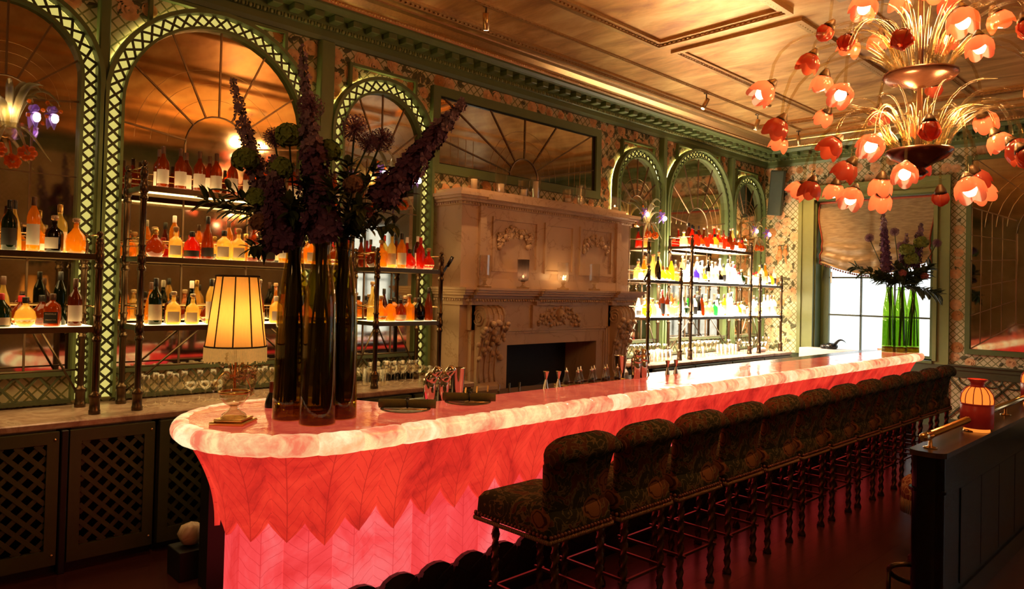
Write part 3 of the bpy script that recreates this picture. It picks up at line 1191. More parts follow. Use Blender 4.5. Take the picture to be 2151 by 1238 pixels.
ix, ib, isz = .72, .36, 1.55
for s in (-1, 1):
    gbar(gb, (s * ix, ib), (s * ix, isz))
    gbar(gb, (s * hx, .0), (s * ix, ib))
    gbar(gb, (s * hx, 1.93), (s * ix, 1.72))
    for q in (.45, .83, 1.2, 1.55):
        gbar(gb, (s * hx, q), (s * ix, ib + (q - 0) / 1.93 * (1.72 - ib)), .01)
    for q in (.88, 1.0, 1.12):
        f = (q - ix) / (hx - ix)
        gbar(gb, (s * q, ib * (1 - f)), (s * q, 1.72 + f * .21), .008)
    gbar(gb, (s * .55, 2.0), (s * hx * .95, hz), .012)
    gbar(gb, (s * .3, ib), (s * .62, 0), .012)
gbar(gb, (-ix, ib), (ix, ib))
pts = [(ix * cos(pi * i / 16), -.026, isz + .55 * sin(pi * i / 16)) for i in range(17)]
gb.tube(pts, .008, 5)
gb.obj('glazing_bar', M_['lead'], t)
ea = MB()
for f in (1.15, 1.32, 1.5):
    ea.tube([(ix * f * cos(pi * i / 16), -.022, isz + .1 + .6 * f * sin(pi * i / 16)) for i in range(17)], .006, 4)
ea.obj('etched_arc', M_['gold_trim'], t)
# ------------------------------------------------------------------ the lit onyx bar
BR, BCX, BCY, BCY2, BTOP = .62, -3.50, 1.88, 10.05, 1.07
BIN = -3.42


def bar_outline(off, n=26, n2=14):
    """plan of the bar edge moved inwards by off: round near end, straight front, round far end"""
    r = BR - off
    p = []
    a0 = pi - .95
    for i in range(n + 1):
        a = a0 + (2 * pi - a0) * i / n
        p.append((BCX + r * cos(a), BCY + r * sin(a)))
    m = 36
    for i in range(1, m):
        p.append((BCX + r, BCY + (BCY2 - BCY) * i / m))
    for i in range(n2 + 1):
        a = i / n2 * (pi * .56)
        p.append((BCX + r * cos(a), BCY2 + r * sin(a)))
    return p


bar = thing('bar_counter', 'long backlit pink onyx bar with rounded end and leaf-shaped stone skirt', 'bar', (BCX, BCY, 0))


def bl(mb):
    mb.v = [(x - BCX, y - BCY, z) for x, y, z in mb.v]
    return mb


# top slab
pl = bar_outline(.055)
poly = pl + [(BIN, BCY2 + .55), (BIN, BCY + .62)]
bl(MB().prism(poly, BTOP - .035, BTOP, lambda u, v, t: (u, v, t))).obj('top_slab', M_['onyx_top'], bar)
# rounded edge stones
path = resample([(a, b) for a, b in bar_outline(0, 60, 30)], .02)
rr = random.Random(3)
i = 0
while i < len(path) - 2:
    ln = rr.choice((9, 10, 11, 12))
    j = min(i + ln, len(path) - 1)
    if len(path) - 1 - j < 5:
        j = len(path) - 1
    rings = []
    for q in range(i, j + 1, 1):
        a, b = path[max(q - 1, 0)], path[min(q + 1, len(path) - 1)]
        d = Vector((b[0] - a[0], b[1] - a[1])).normalized()
        nx, ny = d.y, -d.x
        e = min(q - i, j - q)
        puff = 1.0 if e > 1 else (.90, .965)[e]
        puff *= 1 + .02 * sin(q * 1.3) + rr.uniform(-.008, .008)
        ring = []
        for k in range(12):
            t = -pi * .62 + (pi * 1.17) * k / 11
            # rounded nose: out is n, up is z
            o = (.055 * cos(t) - .055) * 1 + 0
            zz = .052 * sin(t)
            ring.append((path[q][0] + nx * (o * puff - (1 - puff) * .02), path[q][1] + ny * (o * puff - (1 - puff) * .02), BTOP - .046 + zz * puff))
        ring.append((path[q][0] - nx * .12, path[q][1] - ny * .12, BTOP - .01))
        ring.append((path[q][0] - nx * .12, path[q][1] - ny * .12, BTOP - .085))
        rings.append(ring)
    bl(MB().loft(rings, True, True, True)).obj('edge_stone', M_['onyx_edge'] if rr.random() < .7 else M_['onyx_edge_warm'], bar)
    i = j
# skirt of leaf shaped slabs, flaring out under the edge
SKZ0, SKZ1 = .985, .54


def sk_off(z):
    """how far the skirt stands back from the bar edge at height z"""
    t = (SKZ0 - z) / (SKZ0 - SKZ1)
    return .085 + .145 * (1 - (1 - min(t, 1)) ** 2.0)


path = resample(bar_outline(.15, 60, 30), .205)
for i, (px, py) in enumerate(path):
    a, b = path[max(i - 1, 0)], path[min(i + 1, len(path) - 1)]
    d = Vector((b[0] - a[0], b[1] - a[1])).normalized()
    nv = Vector((d.y, -d.x))
    # leaf in its own frame: x out, y along, z up
    lo = .5 if rr.random() < .2 else .53
    nz = 13
    rows = []
    layer = .006 * (i % 2)
    for k in range(nz + 1):
        t = k / nz
        z = SKZ0 - (SKZ0 - lo) * t
        if t < .62:
            hw = .115
        else:
            u = (t - .62) / .38
            hw = .115 * max(0.0, 1 - u ** 1.7)
        off = .15 - sk_off(z) + layer
        rows.append([(off + .006 * (1 - (s / 2) ** 2), s / 2 * hw, z - .76) for s in (-2, -1, 0, 1, 2)])
    vs = [p for r in rows for p in r]
    fs = []
    for k in range(nz):
        for q in range(4):
            fs.append((k * 5 + q, k * 5 + q + 1, k * 5 + q + 6, k * 5 + q + 5))
    nn = len(vs)
    vs += [(x - .02, y, z) for x, y, z in vs]
    fs += [tuple(nn + c for c in f)[::-1] for f in fs]
    for k in range(nz):
        fs += [(k * 5, k * 5 + 5, nn + k * 5 + 5, nn + k * 5), (k * 5 + 4, nn + k * 5 + 4, nn + k * 5 + 9, k * 5 + 9)]
    MB().add(vs, fs, True).obj('stone_leaf', M_['onyx_leaf'], bar, loc=(px - BCX, py - BCY, .76), rot=(0, 0, atan2(nv.y, nv.x)))
# lower wall of flat stone panels
path = resample(bar_outline(.27, 60, 30), .24)
for i in range(len(path) - 1):
    (ax, ay), (bx_, by_) = path[i], path[i + 1]
    d = Vector((bx_ - ax, by_ - ay))
    L = d.length
    d.normalize()
    nv = Vector((d.y, -d.x))
    e = .002
    jog = rr.uniform(0, .004)
    q = [(ax + d.x * e, ay + d.y * e), (bx_ - d.x * e, by_ - d.y * e)]
    MB().bx(-.02, jog, -L / 2 + e, L / 2 - e, -.5, .40).obj('stone_panel', M_['onyx_panel'], bar, loc=((ax + bx_) / 2 - BCX, (ay + by_) / 2 - BCY, .5), rot=(0, 0, atan2(nv.y, nv.x)))
# black scalloped plinth before the lower wall, along the straight front
yy = BCY + .06
PX = BCX + BR - .10
first = True
while yy < BCY2 + .1:
    poly = [(-.118, 0), (.118, 0), (.118, .225)]
    for k in range(9):
        a = pi * k / 8
        poly.append((.118 * cos(a), .225 + .085 * sin(a)))
    poly.append((-.118, .225))
    mb = MB().prism([(yy + u, v) for u, v in poly], PX - .03, PX, lambda u, v, t: (t, u, v))
    for k in range(3):
        zz = .06 + .075 * k
        mb.bar((PX + .004, yy, zz), (PX + .004, yy - .10, zz + .06), .022, .014, (1, 0, 0))
        mb.bar((PX + .004, yy, zz), (PX + .004, yy + .10, zz + .06), .022, .014, (1, 0, 0))
    bl(mb).obj('plinth_scallop', M_['black_plinth'], bar)
    yy += .236
bl(MB().bx(PX - .17, PX - .03, BCY + .0, BCY2 + .1, 0, .20)).obj('plinth', M_['black_plinth'], bar)
# bartender side
bl(MB().bx(-3.66, BIN, BCY + .75, BCY2 + .3, BTOP - .06, BTOP - .012)).obj('inner_worktop', M_['steel_dark'], bar)
bl(MB().bx(-3.70, -3.62, BCY + .75, BCY2 + .25, 0, BTOP - .10)).obj('back_panel', M_['black_panel'], bar)
bl(MB().bx(-4.25, -4.13, 1.67, 2.6, 0, .92)).obj('end_panel', M_['black_panel'], bar)
bl(MB().bx(-3.62, -3.30, BCY + .9, BCY2, .02, .95)).obj('carcass', M_['black_panel'], bar)

# ------------------------------------------------------------------ worktops and cabinets along the left wall
def wt(y0, y1, label):
    o = MB().bev(WX, -4.96, y0, y1, .855, .90, .008).obj('worktop', M_['counter'])
    tag(o, label, 'worktop')


wt(-1.4, 4.40, 'brown marble worktop under the amber-lit bottle stands')
wt(7.12, 10.93, 'brown marble worktop under the white-lit bottle stands beyond the fireplace')


def cabinet(y0, y1, label, lattice=True):
    t = thing('lattice_cabinet', label, 'cabinet', (-5.30, (y0 + y1) / 2, 0))
    h = (y1 - y0) / 2
    MB().bx(-.34, .30, -h, h, .0, .05).bx(-.34, .33, -h, h, .05, .07).bx(-.34, -.32, -h, h, .07, .855).bx(-.34, .33, -h, -h + .02, .07, .855).bx(-.34, .33, h - .02, h, .07, .855).bx(-.34, .33, -h, h, .82, .855).obj('carcass', M_['black_panel'], t)
    f = .07
    d = MB()
    d.bx(.33, .365, -h + .008, -h + f, .06, .845).bx(.33, .365, h - f, h - .008, .06, .845).bx(.33, .365, -h + f, h - f, .06, .15).bx(.33, .365, -h + f, h - f, .775, .845)
    dr = d.obj('door', M_['green_dk'], t)
    l = MB()
    z0, z1 = .15, .775
    wd = 2 * (h - f)
    st = .098
    for sgn in (1, -1):
        q = -z1
        while q < wd + z1:
            # line y = q + sgn*z clipped to the opening
            pts = []
            for zz in (z0, z1):
                pts.append((q + (zz - z0) if sgn > 0 else q - (zz - z0) + (z1 - z0), zz))
            (ya, za), (yb, zb) = pts
            def clip(y_, z_, oy, oz):
                for lim in (0, wd):
                    if (lim == 0 and y_ < 0) or (lim == wd and y_ > wd):
                        tt = (lim - y_) / (oy - y_) if oy != y_ else 0
                        return lim, z_ + (oz - z_) * tt
                return y_, z_
            if not ((ya < 0 and yb < 0) or (ya > wd and yb > wd)):
                a_, b_ = clip(ya, za, yb, zb), clip(yb, zb, ya, za)
                if hypot(a_[0] - b_[0], a_[1] - b_[1]) > .02:
                    x_ = .345 if sgn > 0 else .352
                    l.bar((x_, a_[0] - h + f, a_[1]), (x_, b_[0] - h + f, b_[1]), .026, .007, (1, 0, 0))
            q += st
    if l.v:
        l.obj('lattice', M_['green_dk'], dr)
    k = MB()
    for zz in (.12, .80):
        k.ball((.368, h - .03, zz), .009, 8, 5)
    k.obj('screw', M_['brass'], dr)
    return t


cy0 = [(-.95, -.45), (-.43, .07), (.09, .59), (.61, 1.11), (1.15, 1.645), (1.66, 2.155), (2.17, 2.66), (2.68, 3.17), (3.19, 3.68), (3.70, 4.36)]
for k, (a, b) in enumerate(cy0[2:]):
    lb = ['dark green lattice door cabinet at the near end of the back bar', 'dark green lattice cabinet beside the dark upright, glowing pink inside',
          'dark green lattice cabinet with fully seen door next to the bar end', 'dark green lattice cabinet half hidden behind the round bar end',
          'dark green lattice cabinet hidden behind lamp and bar end', 'dark green lattice cabinet behind the large vases', 'dark green lattice cabinet right of the large vases', 'dark green lattice cabinet against the fireplace'][k]
    cabinet(a, b, lb)
ry = [7.20, 8.12, 9.06, 9.98, 10.9]
for k in range(4):
    cabinet(ry[k] + .01, ry[k + 1] - .01, 'dark lattice cabinet under far worktop, %s from the fireplace' % ORD[k])
tag(MB().bev(-4.98, -4.925, 1.112, 1.148, .0, .85, .004).obj('dark_upright', M_['black_panel']), 'narrow black upright between two lattice cabinets', 'upright')
# ------------------------------------------------------------------ marble chimneypiece
FYL, FYR, FX = 4.41, 7.03, -5.215
fc = thing('chimneypiece', 'tall carved cream marble chimneypiece with scroll corbels and black firebox', 'fireplace', (WX, (FYL + FYR) / 2, 0))
FCY = (FYL + FYR) / 2


def fl_(mb):
    mb.v = [(x - WX, y - FCY, z) for x, y, z in mb.v]
    return mb


OY0, OY1, OZT = 5.00, 6.40, 1.20
b = MB().bx(WX, FX, FYL, OY0, 0, 2.56).bx(WX, FX, OY1, FYR, 0, 2.56).bx(WX, FX, OY0, OY1, OZT, 2.56)
fl_(b).obj('breast', M_['marble'], fc)
fl_(MB().bx(WX + .005, WX + .02, OY0, OY1, 0, OZT)).obj('firebox', M_['soot'], fc)
# screen with a wavy top
poly = [(OY0 + .01, 0)] + [(OY0 + .01 + (OY1 - OY0 - .02) * i / 30, .66 + .10 * sin(pi * i / 30) ** 2 + .018 * sin(i * .9)) for i in range(31)] + [(OY1 - .01, 0)]
fl_(MB().prism(poly, FX - .14, FX - .125, lambda u, v, t: (t, u, v))).obj('fire_screen', M_['soot'], fc)
# slip round the opening, moulded frame
SX = FX + .045
f = MB()
f.bx(FX, SX, OY0 - .16, OY0, 0, 1.36).bx(FX, SX, OY1, OY1 + .16, 0, 1.36).bx(FX, SX, OY0, OY1, OZT, 1.36)
fl_(f).obj('opening_surround', M_['marble'], fc)
f = MB()
for d, w_, x_ in ((.16, .02, .07), (.13, .015, .06)):
    f.bx(FX, FX + x_, OY0 - d - .005, OY0 - d + w_, 0, OZT + d).bx(FX, FX + x_, OY1 + d - w_, OY1 + d + .005, 0, OZT + d).bx(FX, FX + x_, OY0 - d, OY1 + d, OZT + d - w_, OZT + d + .005)
fl_(f).obj('surround_moulding', M_['marble'], fc)
# frieze
fl_(MB().bx(FX, FX + .05, 4.50, 6.94, 1.36, 1.60)).obj('frieze', M_['marble'], fc)
fl_(MB().bx(FX + .05, FX + .085, 5.32, 6.10, 1.365, 1.60)).obj('frieze_tablet', M_['marble'], fc)
# mantel shelf in steps with breaks over the corbels
MZ = 1.765
ms = MB()


def slab(x, z0, z1, e, brk=.05):
    ms.bx(WX, x, FYL - e, FYR + e, z0, z1)
    for a, c in ((4.47 - e * .4, 4.86 + e * .4), (5.35 - e * .3, 6.07 + e * .3), (6.60 - e * .4, 6.97 + e * .4)):
        ms.bx(x - .01, x + brk, a, c, z0, z1)


slab(FX + .20, MZ - .022, MZ, .10)
slab(FX + .18, MZ - .045, MZ - .022, .085)
slab(FX + .155, MZ - .07, MZ - .045, .07)
slab(FX + .10, MZ - .10, MZ - .07, .04)
slab(FX + .065, MZ - .165, MZ - .10, .02)
fl_(ms).obj('mantel_shelf', M_['marble'], fc)
dn = MB()
y = FYL
while y < FYR:
    dn.ball((FX + .115 + (.05 if 4.47 < y < 4.86 or 5.35 < y < 6.07 or 6.6 < y < 6.97 else 0), y, MZ - .118), .014, 6, 4)
    y += .035
xx = WX + .1
while xx < FX + .06:
    dn.ball((xx, FYL - .04, MZ - .118), .013, 6, 4)
    xx += .035
fl_(dn).obj('dart_row', M_['marble'], fc, kind='stuff')
# overmantel: top cornice, block, panels
oc = MB()
oc.bx(WX, FX + .10, FYL - .10, FYR + .10, 2.635, 2.665).bx(WX, FX + .08, FYL - .08, FYR + .08, 2.61, 2.635).bx(WX, FX + .05, FYL - .05, FYR + .05, 2.585, 2.61).bx(WX, FX + .025, FYL - .025, FYR + .025, 2.555, 2.585)
oc.bx(FX, FX + .13, 4.66, 6.86, 2.615, 2.662).bx(WX, FX - .03, FYL + .02, FYR - .02, 2.665, 2.72)
oc.bx(WX, FX + .02, 4.62, 6.80, 2.665, 2.715)
fl_(oc).obj('top_cornice', M_['marble'], fc)
dn = MB()
y = FYL
while y < FYR:
    dn.ball((FX + .035, y, 2.57), .012, 6, 4)
    y += .035
xx = WX + .05
while xx < FX:
    dn.ball((xx, FYL - .035, 2.57), .012, 6, 4)
    xx += .035
fl_(dn).obj('dart_row', M_['marble'], fc, kind='stuff')
for a, c in ((4.62, 4.70), (6.76, 6.84)):
    fl_(MB().bx(FX, FX + .035, a, c, 1.765, 2.56)).obj('pilaster', M_['marble'], fc)
fl_(MB().bx(FX, FX + .03, 4.70, 6.76, 1.765, 1.86)).obj('overmantel_base', M_['marble'], fc)


def panel_frame(a, c, z0, z1, w=.03, h=.02):
    mb = MB()
    mb.bx(FX, FX + h, a, a + w, z0, z1).bx(FX, FX + h, c - w, c, z0, z1).bx(FX, FX + h, a + w, c - w, z0, z0 + w).bx(FX, FX + h, a + w, c - w, z1 - w, z1)
    return fl_(mb).obj('panel_frame', M_['marble'], fc)


for a, c in ((4.80, 5.45), (5.55, 6.02), (6.12, 6.70)):
    panel_frame(a, c, 1.93, 2.47)


def carving(name, cy_, cz_, hw, n, seed, drop=.12, rmin=.014, rmax=.034):
    """swag of carved flowers and fruit: rosettes and lobes standing out of the panel"""
    r = random.Random(seed)
    mb = MB()
    for i in range(n):
        u = r.uniform(-1, 1)
        yy = cy_ + u * hw
        zz = cz_ + drop * (abs(u) ** 2) * -1 + r.uniform(-.05, .05) + (0.06 if abs(u) > .75 else 0) - (.1 * r.random() if abs(u) > .7 else 0)
        rad = r.uniform(rmin, rmax)
        if r.random() < .55:
            for k in range(5):
                a = 2 * pi * k / 5 + r.random()
                mb.ball((FX + rad * .5, yy + cos(a) * rad * .6, zz + sin(a) * rad * .6), rad * .5, 6, 4)
            mb.ball((FX + rad * .8, yy, zz), rad * .4, 6, 4)
        else:
            mb.ball((FX + rad * .5, yy, zz), rad * .8, 7, 5, r.uniform(.8, 1.5))
    return fl_(mb).obj(name, M_['marble'], fc, kind='stuff')


carving('carved_swag', 5.12, 2.33, .24, 62, 1)
carving('carved_swag', 6.41, 2.33, .23, 62, 2)
# mask with grapes in the middle of the frieze
r = random.Random(8)
mb = MB()
mb.ball((FX + .10, 5.72, 1.50), .055, 12, 8, 1.3)
mb.ball((FX + .155, 5.72, 1.495), .013, 6, 5, 1.4)
for s in (-1, 1):
    mb.ball((FX + .145, 5.72 + s * .021, 1.515), .009, 6, 4)
    mb.ball((FX + .14, 5.72 + s * .026, 1.478), .015, 6, 4)
mb.ball((FX + .148, 5.72, 1.462), .012, 6, 4, .5)
for i in range(95):
    u = r.uniform(-1, 1)
    top = 1.43 + .15 * sqrt(1 - u * u)
    zz = r.uniform(1.38, top)
    if abs(u) < .16 and 1.42 < zz < 1.56:
        continue
    mb.ball((FX + r.uniform(.075, .11), 5.72 + u * .33, zz), r.uniform(.014, .024), 6, 4)
fl_(mb).obj('carved_mask', M_['marble'], fc, kind='stuff')
# scroll corbels on pilasters
for (a, c) in ((4.56, 4.82), (6.64, 6.90)):
    fl_(MB().bx(FX, FX + .05, a - .04, c + .04, 0, 1.6)).obj('corbel_back', M_['marble'], fc)
    prof = []
    # console seen from the side: big roll at the top, waist, small roll at the foot
    for i in range(15):
        t = -pi / 2 + 1.25 * pi * i / 14
        prof.append((.10 + .105 * cos(pi / 2 - (t + pi / 2)), 1.475 - .0 + .105 * sin(pi / 2 - (t + pi / 2))))
    front = [(.05, 1.59), (.12, 1.595), (.18, 1.57), (.215, 1.51), (.215, 1.45), (.19, 1.37), (.15, 1.28), (.115, 1.18), (.095, 1.06), (.088, .94), (.10, .86), (.13, .82), (.135, .78), (.11, .75), (.08, .74), (.05, .74)]
    fl_(MB().prism([(FX + u, v) for u, v in front], a, c, lambda u, v, t: (u, t, v))).obj('scroll_corbel', M_['marble'], fc)
    mb = MB()
    for s, yy in ((-1, a - .004), (1, c + .004)):
        sp = []
        for i in range(40):
            t = i / 39 * 2.3 * 2 * pi
            rad = .088 * (1 - i / 44)
            sp.append((FX + .115 + rad * cos(t + 1), yy, 1.475 + rad * sin(t + 1)))
        mb.tube(sp, .009, 5)
    for k in range(4):
        yy = a + .03 + (c - a - .06) * k / 3
        mb.tube([(FX + u + .004, yy, v) for u, v in front[1:11]], .010, 5)
    fl_(mb).obj('scroll_ridge', M_['marble'], fc)
    mb = MB()
    rq = random.Random(int(a * 100))
    for i in range(46):
        yy = rq.uniform(a - .03, c + .03)
        zz = rq.uniform(1.22, 1.44) if i < 34 else rq.uniform(1.05, 1.22)
        xo = .21 - max(0, 1.44 - zz) * .36
        mb.ball((FX + xo + rq.uniform(-.01, .03), yy, zz), rq.uniform(.018, .034), 7, 5)
    mb.bx(FX, FX + .12, a + .02, c - .02, .30, .73).bx(FX, FX + .15, a - .02, c + .02, 0, .3)
    for i in range(14):
        mb.ball((FX + .125, rq.uniform(a + .04, c - .04), rq.uniform(.4, .68)), rq.uniform(.018, .03), 6, 4)
    fl_(mb).obj('carved_fruit', M_['marble'], fc, kind='stuff')

# ------------------------------------------------------------------ glass hurricane lamps on the mantel shelf
def hurricane(y, mat, lit, label, sc=1.0):
    x = FX + .215 if True else 0
    t = thing('hurricane_lamp', label, 'candle holder', (FX + .13, y, MZ), group='hurricane lamps on the mantel shelf')
    t.scale = (sc, sc, sc)
    MB().bev(-.05, .05, -.05, .05, 0, .022, .005).lathe([(.036, .022), (.02, .034), (.014, .05), (.02, .066), (.028, .074)], 14).obj('foot', M_['crystal'], t)
    n = 18
    prof = [(.02, .074), (.052, .088), (.062, .12), (.062, .20), (.064, .31), (.061, .31), (.059, .20), (.058, .122), (.048, .094), (.015, .082)]
    rings = [[(rr_ * (1 + (.03 if k % 2 else -.0)) * cos(2 * pi * k / n), rr_ * (1 + (.03 if k % 2 else 0)) * sin(2 * pi * k / n), z) for k in range(n)] for rr_, z in prof]
    MB().loft(rings, True, False, False).obj('glass_chimney', M_[mat], t)
    if lit:
        MB().lathe([(.001, .088), (.03, .09), (.03, .112), (.001, .112)], 12, caps=False).obj('tealight', M_['wax'], t)
        MB().ball((0, 0, .13), .011, 8, 6, 1.6).obj('flame', M_['flame'], t)
        lamp('candle_light', 'POINT', (FX + .13, y, MZ + .14), 1.3, (1, .6, .25), .02)
    return t


for args in (('cut', False, 'unlit clear cut-glass hurricane lamp at fireplace end of mantel nearest camera'),
             ('smoked', True, 'smoked grey hurricane lamp with a lit candle on the mantel shelf'),
             ('cut', True, 'clear cut-glass hurricane lamp with lit candle, next to smoked grey one'),
             ('cut', False, 'unlit clear hurricane lamp below carved swag, between lit one and shelf end'),
             ('cut', False, 'unlit cut-glass hurricane lamp at far mantel end, glowing bottles behind')):
    i = len([o for o in COL.objects if o.name.startswith('hurricane_lamp')])
    hurricane((4.60, 5.12, 5.72, 6.24, 6.98)[i], *args, sc=(1.0, .94, .93, .95, 1.0)[i])

# votive glasses with candles along the top
VZ = 2.72


def votive(x, y, r, h, ch, lit, label, big=0.0):
    t = thing('votive_glass', label, 'candle holder', (x, y, VZ - .005), group='candle glasses on top of the chimneypiece')
    n = 20
    prof = [(r * .72, 0), (r * .80, .02), (r * .92, h * .5), (r, h), (r * .95, h), (r * .86, h * .5), (r * .72, .025), (.001, .02)]
    rings = [[(q * (1 + (.035 if k % 2 else 0)) * cos(2 * pi * k / n), q * (1 + (.035 if k % 2 else 0)) * sin(2 * pi * k / n), z) for k in range(n)] for q, z in prof]
    MB().loft(rings, True, False, False).obj('ribbed_glass', M_['cut'], t)
    MB().lathe([(.001, .026), (r * .52, .026), (r * .52, ch), (.001, ch - .004)], 14, caps=False).obj('candle', M_['wax'], t)
    if lit:
        MB().ball((0, 0, ch + .014), .009, 6, 5, 1.5).obj('flame', M_['flame'], t)
    return t


VX = FX - .12
votive(VX - .05, 4.70, .062, .15, .125, False, 'clear votive glass with cream pillar candle at near end of chimneypiece top')
votive(VX, 5.02, .066, .27, .11, False, 'tallest ribbed candle glass on the chimneypiece top')
votive(VX + .01, 5.34, .062, .19, .09, False, 'ribbed candle glass with short candle standing before an oval one')
votive(VX - .02, 5.55, .058, .26, .20, False, 'oval glass with tall candle in front of mirror fan bars')
votive(VX + .06, 5.98, .062, .16, .06, False, 'low ribbed tumbler with sunken candle on the chimneypiece top')
votive(VX, 6.27, .058, .24, .10, False, 'tall ribbed tumbler beside low one on the chimneypiece top')
votive(VX + .03, 6.86, .072, .17, .05, True, 'fluted tumbler with flame at far end of chimneypiece top')
# ------------------------------------------------------------------ bronze bottle stands with lit glass shelves
PXF, PXR, CT = -5.12, -5.46, .90
SH = [1.455, 1.915, 2.385]


def post_mesh(top, shelves, finial=True):
    p = [(.034, 0), (.034, .025), (.030, .03), (.030, .10), (.036, .105), (.036, .125), (.022, .135), (.020, .15)]
    for z in shelves:
        z -= CT
        p += [(.020, z - .10), (.027, z - .095), (.027, z - .075), (.021, z - .07), (.021, z - .05), (.028, z - .045), (.028, z + .005), (.021, z + .01), (.021, z + .06), (.026, z + .065), (.026, z + .075), (.020, z + .08)]
    tz = top - CT
    p = [q for q in p if q[1] < tz - .09]
    p += [(.024, tz - .085), (.026, tz - .075), (.016, tz - .06), (.024, tz - .052), (.012, tz - .042), (.008, tz - .036)]
    mb = MB().lathe(p, 10)
    mb.ball((0, 0, tz - .018), .020, 10, 6)
    return mb.mesh('post', M_['bronze'])


def stand(y0, y1, n, top, label, mat, braces=True):
    yc = (y0 + y1) / 2
    h = (y1 - y0) / 2
    t = thing('bottle_stand', label, 'shelf', ((PXF + PXR) / 2, yc, CT))
    hx_ = (PXF - PXR) / 2
    pmh = post_mesh(top, SH[:n])
    for sx in (1, -1):
        for sy in (-1, 1):
            link('post', pmh, t, loc=(sx * hx_, sy * h, 0))
    for k in range(n):
        z = SH[k] - CT
        fr_ = MB()
        for sx in (1, -1):
            fr_.bx(sx * hx_ - .014, sx * hx_ + .014, -h, h, z - .036, z)
        for sy in (-1, 1):
            fr_.bx(-hx_, hx_, sy * h - .012, sy * h + .012, z - .034, z)
        so = fr_.obj('shelf_rail', M_['bronze'], t)
        MB().bx(-hx_ + .014, hx_ - .014, -h + .012, h - .012, z - .014, z + .001).obj('lit_glass_shelf', M_[mat], so)
        g_ = MB()
        for sy in (-1, 1):
            g_.tube([(-hx_, sy * h, z + .125), (hx_, sy * h, z + .125)], .005, 5)
        g_.tube([(-hx_, -h, z + .125), (-hx_, h, z + .125)], .005, 5)
        g_.obj('gallery_rail', M_['brass'], so)
    z = SH[0] - CT
    b_ = MB()
    b_.tube([(-hx_, -h, .06), (-hx_, -h * .35, z - .05)], .008, 5)
    b_.tube([(-hx_, h, .06), (-hx_, h * .35, z - .05)], .008, 5)
    b_.tube([(-hx_, -h, .25), (-hx_, h, .25)], .006, 5)
    b_.obj('brace', M_['bronze'], t)
    return t


STANDS = [
    (.62, 1.33, 2, 2.06, 'low bronze bottle stand at the near end under iris sconce', 'shelf_warm', 'near low stand'),
    (1.58, 3.17, 3, 2.55, 'tall three-shelf bronze bottle stand glowing amber', 'shelf_warm', 'tall amber stand'),
    (3.42, 4.10, 2, 2.08, 'low bronze bottle stand between the vases and fireplace', 'shelf_warm', 'low stand before fireplace'),
    (7.32, 8.03, 2, 2.09, 'low bronze bottle stand just beyond the fireplace', 'shelf_white', 'low stand beyond fireplace'),
    (8.28, 9.88, 3, 2.53, 'tall three-shelf bronze bottle stand glowing white', 'shelf_white', 'tall white-lit stand'),
    (10.17, 10.87, 2, 2.08, 'low bronze bottle stand in the room corner by window', 'shelf_white', 'corner stand'),
]
for a, b, n, top, lb, mt, _ in STANDS:
    stand(a, b, n, top, lb, mt)
# small clip lamps on two posts
for (yy, lb) in ((4.17, 'small clip-on spotlight on the bronze post next to the fireplace'), (7.27, 'small clip-on spotlight on the bronze post beyond the fireplace')):
    t = thing('clip_lamp', lb, 'lamp', (PXF, yy, 1.97))
    MB().bar((0, -.045, -.07), (0, .0, -.01), .012, .02).obj('clip', M_['black'], t)
    MB().tube([(0, .0, -.02), (.02, .045, .07)], .016, 10).obj('head', M_['black'], t)

# ------------------------------------------------------------------ bottles
def body_prof(kind):
    """(radius, height) of the body, cap start; all in metres"""
    return {
        'round': ([(.001, 0), (.036, 0), (.040, .006), (.040, .16), (.036, .185), (.018, .215), (.0135, .23), (.0135, .285)], .285, .014),
        'squat': ([(.001, 0), (.048, 0), (.054, .01), (.056, .07), (.050, .11), (.022, .145), (.015, .16), (.015, .185)], .185, .017),
        'slim': ([(.001, 0), (.032, 0), (.035, .006), (.035, .20), (.030, .225), (.014, .265), (.0125, .28), (.0125, .315)], .315, .0135),
        'sloping': ([(.001, 0), (.040, 0), (.043, .006), (.040, .10), (.030, .17), (.016, .215), (.0125, .24), (.0125, .29)], .29, .014),
        'flask': ([(.001, 0), (.046, 0), (.052, .01), (.052, .11), (.046, .13), (.018, .15), (.014, .16), (.014, .19)], .19, .016),
        'globe': ([(.001, 0), (.03, 0), (.05, .02), (.058, .055), (.05, .09), (.028, .115), (.015, .13), (.014, .17)], .17, .017),
    }[kind]


SQUARE = {'flask': 1}
MESH_CACHE = {}


